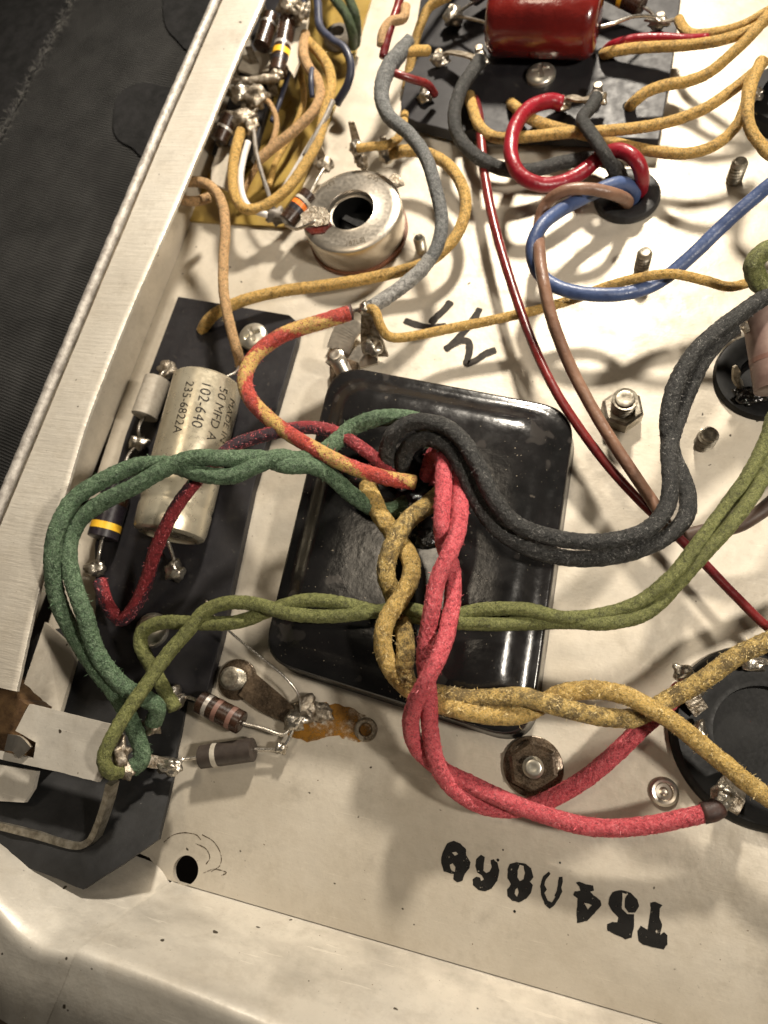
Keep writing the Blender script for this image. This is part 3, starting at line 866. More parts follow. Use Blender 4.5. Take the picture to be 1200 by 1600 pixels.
for i in range(len(rings) - 1):
    for k2 in range(nring):
        b = (k2 + 1) % nring
        faces.append((i * nring + k2, i * nring + b, (i + 1) * nring + b, (i + 1) * nring + k2))
mk('bell_shell', verts, faces, M['black_lacquer'], cover)
blob('tar_drop', P(668, 842, zt + .2), (3.3, 2.4, 1.1), M['tar'], cover, rough=.5, seed=4)
blob('tar_drop', P(640, 790, zt - 1.5), (4.2, 3.0, 1.8), M['tar'], cover, rough=.6, seed=9)
blob('tar_drop', P(700, 800, zt + .1), (2.2, 1.6, .5), M['tar'], cover, rough=.6, seed=2)

# ------------------------------------------------------------------ generic small things


def resistor(name, label, a, b, w, body, bands, group=None, leads=None, lead_w=.42, cat='resistor', ribs=False):
    """a, b = (px,py,z) of the two body ends"""
    A, B = P(*a), P(*b); t = thing(name, label, cat, A.lerp(B, .5) * 1.0, group)
    L = (B - A).length; r = mmw(w, A.lerp(B, .5)) / 2; d = B - A
    prof = [(0, r * .55), (.02, r * .86), (.25, r), (L - .25, r), (L - .02, r * .86), (L, r * .55)]
    rev('body', A, d, prof, body, t)
    for f, wd, m_ in bands:
        x = f * L; h = wd * L / 2
        rev('colour_band', A, d, [(x - h, r * .9), (x - h, r + .045), (x + h, r + .045), (x + h, r * .9)], m_, t)
    for path in leads or ():
        pts, rd = path3(path, 4, .4); rd = np.full(len(pts), lead_w)
        v, f, u = tube_geo(pts, rd, 8); mk('lead', v, f, M['tinned'], t)
    return t


def head_field(name, c, R, dome, parent, mat, slot='cross', rot=0.4, lift=0.0, depth_=.9):
    """pan head with a recessed drive, as one height field"""
    nr, na = 26, 72; verts = []; faces = []
    for i in range(nr + 1):
        r = R * i / nr
        for k in range(na):
            a = 2 * math.pi * k / na; x, y = r * math.cos(a), r * math.sin(a)
            z = lift + dome * (1 - (r / R) ** 2) ** .55 if r < R else lift
            xr = x * math.cos(rot) + y * math.sin(rot); yr = -x * math.sin(rot) + y * math.cos(rot)
            w = R * .15; Ls = R * .58
            ins = False
            if slot == 'cross': ins = (abs(xr) < w and abs(yr) < Ls) or (abs(yr) < w and abs(xr) < Ls)
            elif slot == 'slot': ins = abs(yr) < w
            if ins and r < R * .93: z -= depth_ * (1 - (r / (Ls * 1.25)) ** 2 if slot == 'cross' else .7)
            verts.append(Vector(c) + Vector((x, y, z)))
    for i in range(nr):
        for k in range(na):
            b = (k + 1) % na
            faces.append((i * na + k, (i + 1) * na + k, (i + 1) * na + b, i * na + b))
    n0 = len(verts)
    for k in range(na):
        a = 2 * math.pi * k / na; verts.append(Vector(c) + Vector((R * .97 * math.cos(a), R * .97 * math.sin(a), lift - .9)))
    for k in range(na):
        b = (k + 1) % na; faces.append((nr * na + k, n0 + k, n0 + b, nr * na + b))
    return sharp(mk(name, verts, faces, mat, parent), 45)


def stud(name, label, base, top_z, R, nut=0, washer=0, mat='zinc', nutmat='zinc', cat='bolt', pitch=.95, nuth=2.4, lean=(0, 0), group=None, rot=.3):
    b = P(*base); t = thing(name, label, cat, b, group)
    prof = [(0, R * .9)]; z = .3; L = top_z - base[2]
    while z < L - .6:
        prof += [(z, R * .76), (z + pitch * .42, R), (z + pitch * .58, R)]; z += pitch
    prof += [(L - .45, R * .80), (L - .12, R * .74), (L - .02, R * .62), (L - .15, R * .3)]
    ax = Vector((lean[0], lean[1], 1))
    rev('threaded_shank', b, ax, prof, M[mat], t, n=20)
    if washer:
        rev('washer', b, (0, 0, 1), [(0, washer), (.05, washer), (.75, washer * .985), (.9, washer * .94), (.9, R)], M[nutmat], t, n=36)
    if nut:
        z0 = .9 if washer else 0
        o = rev('hex_nut', b + Vector((0, 0, z0)), (math.sin(rot) * .0, 0, 1), [(0, nut), (.02, nut), (nuth - .35, nut), (nuth, nut * .86), (nuth, R * 1.05), (nuth - .4, R)], M[nutmat], t, n=6, smooth=False)
    return t


def eyelet(name, c, r, parent, mat='nickel'):
    return rev(name, c, (0, 0, 1), [(0, r), (.35, r * .98), (.6, r * .8), (.5, r * .55), (-.3, r * .45)], M[mat], parent, n=24)


# ------------------------------------------------------------------ left strip board with its parts
zb = 3.0
board = thing('terminal_board', 'long black phenolic board carrying the can capacitor beside the left wall', 'board', P(330, 800, 0))
plate('board', [poly_px([(278, 463), (452, 492), (468, 506), (464, 530), (396, 760), (345, 1000), (318, 1100), (150, 1075), (148, 850), (196, 680)], zb)], zb, 2.6, M['phenolic'], board, bevel=.25)
for px, py, R_ in ((263, 578, 1.8), (220, 694, 1.7), (152, 889, 1.75), (276, 893, 1.9), (276, 1090, 1.9), (345, 470, 0)):
    if R_:
        c = P(px, py, zb + 1.2); rev('lug_post', P(px, py, zb), (0, 0, 1), [(0, R_ * .8), (.7, R_ * .7), (1.4, R_ * .55)], M['old_solder'], board, n=16)
        blob('solder_bead', c + Vector((0, 0, .7)), (R_ * 1.3, R_ * 1.2, R_ * 1.05), M['old_solder'] if px % 2 else M['solder'], board, rough=.7, seed=px)
eyelet('rivet', P(386, 766, zb - 1.5), 1.3, board, 'copper_fibre')
s1 = thing('phillips_screw', 'round cross-head screw at the top of the long black board', 'screw', P(395, 525, zb), 'cross-head screws')
head_field('screw_head', P(395, 525, zb + .9), mmw(23, P(395, 525, zb)), 1.1, s1, M['screw'], rot=.55, depth_=1.3)
s2 = thing('phillips_screw', 'shaded round-headed screw beneath the olive wires on the long black board', 'screw', P(238, 985, zb), 'cross-head screws')
head_field('screw_head', P(238, 985, zb + .9), mmw(26, P(238, 985, zb)), 1.4, s2, M['screw'], rot=.1, slot='none')
rev('washer', P(238, 985, zb), (0, 0, 1), [(0, 4.2), (.05, 4.2), (.6, 4.1), (.7, 3.0)], M['screw'], s2)

# can capacitor
A, B = P(326, 596, zb + 7.5), P(264, 838, zb + 7.5)
can = thing('can_capacitor', 'beige aluminium can capacitor with black printed numbers on the black board', 'capacitor', A.lerp(B, .5) - Vector((0, 0, 7)))
Lc = (B - A).length; Rc = mmw(110, A.lerp(B, .5)) / 2; ad = (B - A).normalized()
rev('can_body', A, ad, [(0, Rc * .55), (0.0, Rc * .80), (.25, Rc * .93), (.9, Rc), (Lc * .80, Rc), (Lc * .815, Rc * .985), (Lc * .83, Rc * .975), (Lc * .85, Rc * 1.0), (Lc * .95, Rc * .985), (Lc * .985, Rc * .95), (Lc, Rc * .84), (Lc, Rc * .78), (Lc - .5, Rc * .74), (Lc - .6, .3)], M['can'], can, n=64)
rev('end_seal', A - ad * .5, ad, [(0, Rc * .3), (.2, Rc * .5), (.6, Rc * .55)], M['ceramic_grey'], can)
for path in ([(262, 845, zb + 7, 5), (270, 868, zb + 4, 5), (276, 890, zb + 2, 5)], [(352, 590, zb + 8, 5), (368, 582, zb + 6, 5), (374, 572, zb + 4, 5)]):
    pts, rd = path3(path, 5, .4); v, f, u = tube_geo(pts, np.full(len(pts), .45), 8); mk('lead', v, f, M['tinned'], can)
# printing wrapped on the can: read from the top end downwards
toc = (Vector((0, 0, H)) - A.lerp(B, .5)); e_up = (toc - ad * toc.dot(ad)).normalized(); e_side = ad.cross(e_up).normalized()


def can_text(s, size, t0, ang0):
    v, f = text_geo(s, size); out = []
    for x, y, z in v:
        an = math.radians(ang0) + y / (Rc)
        out.append(A + ad * (t0 + x) + (e_up * math.cos(an) + e_side * -math.sin(an)) * (Rc + .04))
    return mk('printed_number', out, f, M['print'], can, smooth=False)


for s_, sz, t0, an in (('235-6822A', 3.0, 4.4, -35), ('102-640', 3.6, 3.7, -9), ('50 MFD A', 3.3, 3.6, 19), ('MADE IN', 2.9, 5.0, 43), ('*', 3.6, Lc * .64, -40), ('4', 3.0, Lc * .60, 34), ('0 F', 2.8, Lc * .65, 12)):
    can_text(s_, sz, t0, an)

resistor('tubular_capacitor', 'small grey tubular capacitor standing between two solder beads on the board', (247, 592, zb + 4), (225, 652, zb + 4), 40, M['ceramic_grey'], [],
         leads=[[(247, 592, zb + 4), (254, 583, zb + 4.4), (262, 578, zb + 2.5)], [(225, 652, zb + 4), (217, 668, zb + 4.2), (219, 690, zb + 2.4)], [(214, 697, zb + 2.2), (203, 708, zb + 2.5), (196, 722, zb + 3)]], cat='capacitor')
resistor('banded_resistor', 'fat dark resistor with one yellow band beneath the green twisted wires', (184, 762, zb + 4), (160, 842, zb + 4), 46, M['black_body'],
         [(.28, .16, M['brown_body']), (.78, .13, M['band_yellow'])], leads=[[(160, 842, zb + 4), (155, 865, zb + 4), (152, 888, zb + 2.4)]])

# ------------------------------------------------------------------ ground-lug group, lower left
bt = stud('machine_bolt', 'blunt bolt end through a greasy brown solder lug below the cover', (372, 1062, 0), 5.2, 2.55, pitch=.9, washer=4.6, nutmat='grease')
lug = thing('solder_lug', 'brown greasy solder lug with thin bare wires below the black cover', 'lug', P(430, 1105, 0))
strap('lug_tongue', [P(385, 1068, 1.2), P(415, 1092, 1.4), P(445, 1112, 1.8), P(468, 1132, 2.6)], [6.0, 5.6, 4.2, 2.4], .5, M['grease'], lug)
blob('solder_joint', P(462, 1126, 3.0), (2.6, 2.0, 1.5), M['solder'], lug, rough=.8, seed=3)
blob('solder_joint', P(474, 1112, 1.8), (2.4, 2.8, 1.0), M['old_solder'], lug, rough=.9, seed=5)
blob('solder_joint', P(498, 1113, .8), (2.6, 1.8, .7), M['old_solder'], lug, rough=.9, seed=8)
blob('solder_joint', P(440, 1170, 2.6), (1.2, 1.2, 1.1), M['solder'], lug, rough=.5, seed=7)
wire('bare_wire', 'thin bare wire curving from the olive wires down to the greasy lug', 'wire', [(322, 938, 12, 4), (330, 958, 13, 4), (365, 992, 11, 4), (405, 1025, 9, 4), (445, 1058, 7, 4), (466, 1085, 5, 4), (470, 1112, 3, 4)], 4, M['tinned'], lump=0, n=8, step=.5)
resistor('banded_resistor', 'dark resistor with silver and pink bands touching the greasy bolt', (312, 1096, 5), (378, 1130, 4.5), 36, M['brown_body'],
         [(.22, .09, M['band_silver']), (.45, .10, M['band_pink']), (.78, .10, M['band_pink'])], leads=[[(378, 1130, 4.5), (410, 1138, 4), (440, 1148, 3.5), (452, 1140, 3)], [(312, 1096, 5), (296, 1090, 4.6), (280, 1088, 4)]])
resistor('banded_resistor', 'grey-brown resistor with one white band lying on bare chassis', (313, 1183, 3.2), (397, 1171, 3.0), 36, M['grey_body'],
         [(.30, .09, M['band_white'])], leads=[[(397, 1171, 3.0), (418, 1171, 2.9), (438, 1170, 2.8), (450, 1158, 2.9), (458, 1138, 3)], [(313, 1183, 3.2), (285, 1187, 4), (262, 1193, 7), (242, 1196, 8.4)]])

# pale bracket in the lower left corner
brk = thing('metal_bracket', 'pale bent metal bracket at the left edge with olive wire hooked round it', 'bracket', P(80, 1200, 3))
zb2 = 19.0
plate('top_plate', [rough_loop(poly_px([(46, 1100), (178, 1133), (192, 1150), (152, 1222), (100, 1208), (-30, 1180), (-30, 1168), (30, 1180), (52, 1186), (56, 1160), (24, 1142)], zb2), 1.5, .12, 3)], zb2, 1.1, M['wall'], brk)
strap('bent_foot', [P(176, 1222, zb2 - 1), P(168, 1255, zb2 - 3), P(152, 1300, zb2 - 5), P(140, 1316, zb2 - 5.5), P(118, 1320, zb2 - 5.5), P(60, 1304, zb2 - 5.5), P(-20, 1284, zb2 - 5.5)], 1.35, 2.4, M['zinc'], brk)
plate('rear_plate', [poly_px([(-30, 1190), (58, 1205), (52, 1232), (38, 1254), (-30, 1250)], 15)], 15, 1.0, M['wall'], brk)
plate('inner_plate', [poly_px([(-30, 1252), (60, 1262), (140, 1290), (128, 1312), (60, 1300), (-30, 1280)], 10)], 10, 1.0, M['bakelite'], brk)  # black material stands in for the shade inside the bracket
strap('clip_tab', [P(12, 1160, zb2 + .8), P(28, 1163, zb2 + 1.2), P(40, 1176, zb2 + .8)], 3.2, .8, M['nickel'], brk)
timber = plate('timber_block', [rough_loop(poly_px([(-40, 1040), (16, 1060), (28, 1092), (44, 1102), (24, 1142), (56, 1158), (50, 1190), (-40, 1170)], 16), 1.0, .3, 5)], 16, 8, M['wood'])
tag(timber, 'rough brown timber end showing under the flange at the left edge', 'timber')
blob('solder_joint', P(186, 1178, zb2 + .6), (1.6, 2.6, 1.6), M['old_solder'], brk, rough=.9, seed=14)
blob('solder_joint', P(262, 1196, 8.5), (3.0, 1.5, 1.3), M['solder'], brk, rough=.8, seed=15)
strap('lug_tongue', [P(215, 1185, 12), P(240, 1190, 9.5), P(272, 1196, 8.3)], [2.5, 2.6, 1.8], .5, M['old_solder'], brk)

# ------------------------------------------------------------------ hardware on the floor
stud('threaded_stud', 'threaded stud with nut beside the upper left corner of the black cover', (541, 588, 0), 11, 2.05, nut=4.3, washer=0, nuth=2.6, mat='nickel', nutmat='grease')
stud('hex_bolt', 'tarnished hex nut and bolt by the brown wire right of the cover', (970, 648, 0), 8.2, 2.7, nut=4.7, nuth=4.0, mat='zinc', nutmat='zinc', pitch=1.0)
stud('threaded_stud', 'short grey threaded stud inside the blue wire loop', (1001, 424, 0), 7.5, 1.75, mat='zinc')
stud('threaded_stud', 'short threaded stud between the black pair and the right-hand socket', (1099, 694, 0), 5.2, 2.15, mat='zinc')
stud('threaded_stud', 'shaded threaded stud below the bundle of orange wires', (1146, 283, 0), 6.5, 1.9, mat='zinc')
stud('threaded_stud', 'small bright stud right of the round nickel socket', (659, 392, 0), 5.4, 1.55, mat='screw')
bn = stud('lock_nut', 'dull hex nut with bright stud end below the black cover', (833, 1198, 0), 4.6, 2.1, nut=5.2, nuth=1.6, mat='screw', nutmat='grease', washer=6.0)
ey = thing('rivet_eyelet', 'shiny round rivet in bare chassis under the red wires', 'rivet', P(1037, 1237, 0))
rev('flared_head', P(1037, 1237, 0), (0, 0, 1), [(0, 2.75), (.45, 2.7), (.8, 2.2), (.7, 1.75), (.15, 1.5), (.1, .9), (.55, .5), (.6, .1)], M['nickel'], ey, n=30)

# ------------------------------------------------------------------ round nickel socket, upper left of centre
sk = thing('nickel_socket', 'round nickel socket with a dark centre hole on brown fibre ring', 'socket', sock_c)
hz = 9.5
tc_ = P(548, 328, hz); rs = mmw(80, tc_); rh = mmw(37, tc_); bc = Vector((tc_.x, tc_.y, 0))
rev('fibre_ring', bc, (0, 0, 1), [(0, rs * 1.0), (.1, rs * 1.02), (1.2, rs * 1.02), (1.3, rs * .9)], M['copper_fibre'], sk, n=64)
rev('ring_body', bc, (0, 0, 1), [(1.3, rs * .9), (1.3, rs * .975), (1.8, rs * .985), (hz - .9, rs), (hz - .35, rs * .985), (hz, rs * .94), (hz + .05, rs * .8), (hz - .05, rh * 1.12), (hz + .15, rh * 1.02), (hz, rh), (hz - 1.5, rh * .98), (hz - 1.6, rh * .90)], M['nickel'], sk, n=72, cap=(0, 0))
rev('socket_liner', bc, (0, 0, 1), [(hz - 1.7, rh * 1.05), (hz - 1.55, rh * .93), (hz - 7, rh * .9), (hz - 7, .2)], M['bakelite'], sk, n=48, cap=(0, 1))
rev('socket_core', bc, (0, 0, 1), [(2, rh * .5), (hz - 5, rh * .5), (hz - 4.8, rh * .4), (hz - 4.8, .3)], M['bakelite'], sk, n=40)
strap('key_slot', [bc + Vector((-3.2, 1.2, hz - 4.3)), bc + Vector((3.2, -2.0, hz - 4.3))], 1.6, .7, M['void'], sk, smooth_path=False)
# grey lug lapped over the rim, and oxblood sealing paint
plate('lapped_lug', [rough_loop(poly_px([(470, 338), (490, 324), (510, 327), (517, 338), (514, 352), (495, 356), (474, 352)], hz), .8, .3, 3)], hz + .55, .5, M['old_solder'], sk)
plate('sealing_paint', [rough_loop(poly_px([(476, 358), (498, 354), (514, 344), (519, 353), (508, 364), (488, 368)], hz), .8, .4, 8)], hz + .22, .2, M['red_paint'], sk)


def ring_text(s, a_mid, size, r):
    v, f = text_geo(s, size); w = max(q[0] for q in v); out = []
    for x, y, z in v:
        an = math.radians(a_mid) + (x - w / 2) / r      # letters stand with their feet outward
        rr_ = r - y
        out.append(Vector((bc.x + rr_ * math.cos(an), bc.y + rr_ * math.sin(an), hz + .12)))
    return mk('embossed_letter', out, f, M['mark'], sk, smooth=False)


ring_text('187LEJ', -72, 2.1, rs * .84)
ring_text('E37', 133, 2.0, rs * .88)
ring_text('SAO', 68, 2.0, rs * .88)
for px, py, hh in ((566, 250, 13), (607, 250, 8), (510, 262, 9)):
    b_ = P(px, py, 1)
    strap('lug_tongue', [b_ + Vector((0, -3, 2)), b_ + Vector((0, -.5, hh * .5)), b_ + Vector((0, 0, hh))], [2.2, 2.4, 1.6], .5, M['old_solder'], sk, up=(0, 1, 0))
blob('solder_joint', P(557, 232, 12), (1.9, 1.9, 1.6), M['solder'], sk, rough=.5, seed=21)
blob('solder_joint', P(566, 252, 9), (1.5, 1.4, 2.4), M['old_solder'], sk, rough=.7, seed=22)
blob('solder_joint', P(606, 240, 8), (2.6, 2.3, 1.9), M['solder'], sk, rough=.5, seed=23)
blob('solder_joint', P(508, 257, 9), (2.4, 2.0, 1.6), M['old_solder'], sk, rough=.6, seed=24)
strap('lug_tongue', [P(612, 275, 7), P(622, 284, 7), P(625, 292, 6.4)], 2.6, .5, M['old_solder'], sk)
resistor('banded_resistor', 'brown resistor with orange and white bands beside the nickel socket', (447, 348, 9), (484, 303, 9.5), 28, M['brown_body'],
         [(.42, .15, M['black_body']), (.56, .13, M['band_orange']), (.71, .09, M['band_white'])], leads=[[(447, 352, 9), (462, 358, 10), (480, 352, 11.5), (493, 345, 12)], [(484, 303, 9.5), (494, 284, 9.6), (507, 262, 9.5)]])
blob('flux_lump', P(432, 338, 7), (3.4, 2.2, 2.0), M['v_greyold'], None, rough=.7, seed=31)
tag(bpy.data.objects['flux_lump'], 'dirty grey flux lump at the end of the orange-banded resistor', 'solder')

# amber insulating paper
amber = plate('amber_paper', [poly_px([(270, 344), (455, 356), (468, 300), (508, 208), (556, 84), (580, 0), (596, -60), (330, -60)], .6)], .9, .8, M['amber'])
tag(amber, 'amber insulating paper under the upper left terminal strip', 'paper')
gm = thing('rubber_grommet', 'grey rubber grommet seated on amber paper with dark green wires', 'grommet', P(530, 62, 1))
rev('grommet_ring', P(530, 64, 1), (0, 0, 1), [(0, 4.6), (.6, 4.8), (2.2, 4.4), (3.2, 3.4), (3.0, 2.4), (1, 2.1)], M['v_greyold'], gm, n=36)

# ------------------------------------------------------------------ upper-left terminal strip
ts = thing('terminal_strip', 'upright terminal strip with solder tags half hidden under the left flange', 'terminal strip', P(400, 140, 0))
plate('strip_base', [poly_px([(352, 262), (392, 250), (432, 120), (480, -40), (420, -40), (330, 240)], 5)], 5, 2.2, M['phenolic'], ts, bevel=.2)


def tagpost(p, h, w=2.4, rotv=(0, 1, 0), mat='old_solder'):
    b_ = P(*p)
    return strap('solder_tag', [b_, b_ + Vector((.2, 0, h * .5)), b_ + Vector((0, .4, h))], [w, w * 1.1, w * .8], .5, M[mat], ts, up=rotv)


for p, h in (((352, 238, 5), 9), ((392, 222, 5), 9), ((384, 160, 5), 10), ((405, 118, 5), 9), ((430, 150, 5), 8), ((452, 30, 5), 12), ((475, 40, 5), 9), ((418, 40, 5), 12), ((436, 118, 5), 7)):
    tagpost(p, h)
for px, py, z, r in ((450, 10, 18, (3.2, 2.6, 2.0)), (470, 18, 17, (2.6, 2.6, 1.8)), (376, 147, 16, (2.9, 2.5, 2.2)), (399, 151, 15, (3.4, 3.0, 2.3)), (390, 166, 13, (2.3, 2.0, 1.6)), (372, 184, 14, (4.2, 2.4, 1.6)), (392, 196, 13, (2.0, 2.6, 1.6)), (458, 32, 15, (2.6, 1.5, 1.5)), (430, 118, 13, (2.2, 1.6, 1.4))):
    blob('solder_joint', P(px, py, z), r, M['solder'] if (px + py) % 2 else M['old_solder'], ts, rough=.7, seed=px * .37)
plate('end_plate', [rough_loop(poly_px([(464, 22), (484, 0), (478, 60), (470, 90), (458, 118), (447, 100)], 13), 1.2, .3, 4)], 13, .9, M['chassis'], ts)
plate('mica_plate', [rough_loop(poly_px([(380, 86), (428, 72), (424, 110), (392, 116), (372, 108)], 9), 1.2, .3, 6)], 9, .8, M['chassis'], ts)
plate('mica_plate', [rough_loop(poly_px([(330, 262), (342, 230), (366, 228), (358, 268), (356, 298), (330, 284)], 9), 1.2, .3, 7)], 9, .8, M['chassis'], ts)
resistor('banded_resistor', 'glossy brown resistor with one yellow band on the upper left strip', (450, 30, 15), (434, 116, 12), 28, M['brown_body'],
         [(.50, .05, M['band_silver']), (.64, .10, M['band_yellow']), (.78, .06, M['black_body'])], leads=[[(450, 30, 15), (453, 18, 16), (456, 8, 17)], [(434, 116, 12), (432, 122, 12), (430, 128, 12)]])
resistor('glass_resistor', 'dark glossy resistor nearest the flange in the upper left strip', (424, 26, 15), (408, 74, 14), 26, M['brown_body'], [(.3, .08, M['band_silver'])])
resistor('glass_resistor', 'dark brown resistor tucked under the flange above the tan wire', (360, 182, 14), (342, 222, 12), 28, M['brown_body'], [(.5, .1, M['band_silver'])])
wire('tinned_wire', 'thick tinned wire running from the flange to the banded resistor', 'wire', [(362, 124, 15), (385, 127, 14), (410, 124, 13.5), (434, 122, 13)], 13, M['old_solder'], lump=.2)

# ------------------------------------------------------------------ top terminal board
ztb = 5.0
tb = thing('terminal_board', 'wide black board carrying the red capacitor at the top', 'board', P(850, 110, 0))
plate('board', [poly_px([(668, -70), (652, 30), (626, 160), (628, 180), (650, 190), (700, 203), (1030, 218), (1052, 90), (1072, -70)], ztb)], ztb, 3.6, M['phenolic'], tb, bevel=.3)
for px, py in ((942, 82), (983, 166), (737, 156), (800, 168)):
    rev('wire_hole', P(px, py, ztb - .05), (0, 0, 1), [(0, 1.7), (.12, 1.7), (.12, .1)], M['void'], tb, n=20)
for px, py, r, z in ((708, 26, (2.8, 2.4, 2.2), 3.0), (687, 92, (2.6, 1.8, 1.2), 2.4), (750, 94, (2.2, 2.6, 2.0), 4.0), (666, 148, (2.3, 2.6, 1.3), 1.2), (876, 163, (2.4, 1.8, 1.4), 2.2), (932, 155, (2.6, 1.8, 1.8), 4.4), (1030, 36, (2.3, 2.0, 1.2), 2.4)):
    blob('solder_joint', P(px, py, ztb + z), r, M['solder'], tb, rough=.65, seed=px * .21)
    rev('lug_post', P(px, py, ztb), (0, 0, 1), [(0, 1.9), (.4, 1.8), (z, 1.0)], M['old_solder'], tb, n=16)
for path, w in (([(683, 92, ztb + 3), (700, 82, ztb + 4), (728, 86, ztb + 5.5), (748, 94, ztb + 5)], 3.0), ([(872, 160, ztb + 3), (890, 152, ztb + 4), (908, 156, ztb + 5), (936, 150, ztb + 5.5)], 3.2), ([(1010, 30, ztb + 3), (1032, 34, ztb + 3.4), (1058, 30, ztb + 4)], 2.6)):
    strap('lug_tongue', [P(*q) for q in path], w, .5, M['old_solder'], tb, up=(0, .5, 1))
s3 = thing('phillips_screw', 'round-headed screw below the red capacitor on the wide board', 'screw', P(845, 116, ztb), 'cross-head screws')
head_field('screw_head', P(845, 116, ztb + .8), mmw(23, P(845, 116, ztb)), 1.5, s3, M['screw'], rot=.2, depth_=.5)
A, B = P(764, 30, ztb + 9.5), P(938, 32, ztb + 9.5)
rc = thing('red_capacitor', 'glossy dark red dipped capacitor lying across the wide black board', 'capacitor', A.lerp(B, .5) - Vector((0, 0, 9)))
Lr = (B - A).length; rr = mmw(100, A) / 2; dv = B - A
rev('dipped_body', A, dv, [(0, .4), (.05, rr * .5), (.5, rr * .8), (1.6, rr * .95), (3.2, rr), (Lr - 3.2, rr), (Lr - 1.6, rr * .95), (Lr - .5, rr * .82), (Lr - .05, rr * .5), (Lr, .4)], M['red_cap'], rc, n=64)
for path in ([(938, 42, ztb + 9), (960, 36, ztb + 9), (990, 26, ztb + 8), (1018, 26, ztb + 5), (1032, 34, ztb + 3.5)], [(766, 38, ztb + 8), (745, 32, ztb + 6), (720, 26, ztb + 5), (708, 24, ztb + 4)]):
    pts, rd = path3(path, 5, .4); v, f, u = tube_geo(pts, np.full(len(pts), .45), 8); mk('lead', v, f, M['tinned'], rc)
resistor('banded_resistor', 'brown resistor with yellow band cut by the top edge right of the red capacitor', (940, -22, ztb + 7), (1004, 10, ztb + 6), 30, M['brown_body'], [(.55, .1, M['band_yellow'])], leads=[[(1004, 10, ztb + 6), (1018, 20, ztb + 5), (1028, 34, ztb + 3.5)]])
resistor('banded_resistor', 'dark resistor end left of the red capacitor at the top edge', (770, -28, ztb + 6), (738, -6, ztb + 6), 30, M['brown_body'], [], leads=[[(750, -2, ztb + 6), (730, 10, ztb + 5.5), (712, 22, ztb + 4.5)]])

# rubber grommet in the floor
gr = thing('rubber_grommet', 'black rubber grommet with blue, brown, red and black wires entering', 'grommet', groc)
rg = mmw(50, groc)
rev('grommet_ring', P(979, 310, 0), (0, 0, 1), [(0, rg * .98), (.4, rg), (1.2, rg * .99), (1.9, rg * .93), (2.2, rg * .8), (2.1, rg * .58), (1.6, rg * .50), (-1, rg * .44)], M['rubber'], gr, n=44)

# ------------------------------------------------------------------ sockets at the right edge
o1 = thing('tube_socket', 'large black socket at the lower right edge under the yellow wires', 'socket', oct_c)
ro = 17.2
rev('outer_ring', oct_c + Vector((0, 0, -1)), (0, 0, 1), [(0, ro * .98), (1.2, ro), (2.8, ro * .97), (3.4, ro * .92), (3.2, ro * .82), (2.6, ro * .66), (2.8, ro * .60), (2.6, ro * .54), (-3, ro * .5), (-6, ro * .48), (-6.2, .3)], M['bakelite'], o1, n=72)
rev('centre_hub', oct_c + Vector((0, 0, -7)), (0, 0, 1), [(0, 4.2), (5.2, 4.2), (5.8, 3.8), (5.9, .2)], M['bakelite'], o1, n=36)
for px, py, r, sd in ((1068, 1053, (2.3, 1.8, 1.4), 1), (1088, 1078, (1.6, 1.4, 1.2), 2), (1178, 1036, (2.6, 1.6, 1.2), 3), (1092, 1145, (1.3, 2.0, 1.2), 5)):
    blob('solder_joint', P(px, py, 4), r, M['solder'], o1, rough=.6, seed=sd)
strap('solder_tag', [P(1150, 1222, 2), P(1142, 1238, 5), P(1134, 1262, 6.5)], [4.4, 5.2, 4.4], .7, M['old_solder'], o1)
blob('solder_joint', P(1127, 1246, 7), (1.7, 2.2, 1.2), M['solder'], o1, rough=.7, seed=6)
strap('solder_tag', [P(1095, 1112, 3), P(1082, 1092, 4.5), P(1070, 1062, 5)], [3.2, 3.2, 2.6], .7, M['old_solder'], o1)
o2 = thing('tube_socket', 'dark round socket at the right edge behind the black cloth wires', 'socket', oct2_c)
ro2 = mmw(76, oct2_c)
rev('outer_ring', oct2_c + Vector((0, 0, -1)), (0, 0, 1), [(0, ro2 * .98), (1.6, ro2), (2.6, ro2 * .96), (2.8, ro2 * .8), (1.8, ro2 * .62), (1.6, ro2 * .5), (-3, ro2 * .46), (-3.1, .2)], M['bakelite'], o2, n=60)
strap('solder_tag', [P(1160, 605, 1), P(1152, 592, 5), P(1148, 572, 8)], [3.0, 2.6, .8], .6, M['zinc'], o2)
blob('solder_joint', P(1148, 510, 16), (1.6, 2.4, 1.6), M['solder'], o2, rough=.8, seed=3)
blob('solder_joint', P(1168, 618, 2.4), (3, 2, .9), M['tar'], o2, rough=.9, seed=8)
strap('solder_tag', [P(1160, 500, 15), P(1176, 488, 16), P(1196, 472, 16)], 1.7, .6, M['tinned'], o2)
strap('solder_tag', [P(1160, 515, 15), P(1180, 506, 15), P(1205, 500, 15)], 2.2, .6, M['old_solder'], o2)
resistor('large_resistor', 'smooth mauve-brown resistor cut by the right edge above the dark socket', (1192, 490, 14), (1212, 610, 12), 60, surf('mauve_body', (.22, .15, .125), (.16, .10, .085), rough=.45), [(.62, .06, M['band_pink'])])
o3 = thing('tube_socket', 'black socket cut by the right edge at the bundle of orange wires', 'socket', P(1215, 175, 0))
c3 = P(1222, 170, 0); ro3 = mmw(62, c3)
rev('outer_ring', c3, (0, 0, 1), [(0, ro3), (4, ro3), (5, ro3 * .92), (5, ro3 * .6), (1, ro3 * .55), (.9, .2)], M['bakelite'], o3, n=48)
blob('solder_joint', P(1182, 148, 7), (1.6, 1.6, 1.3), M['solder'], o3, rough=.6, seed=2)

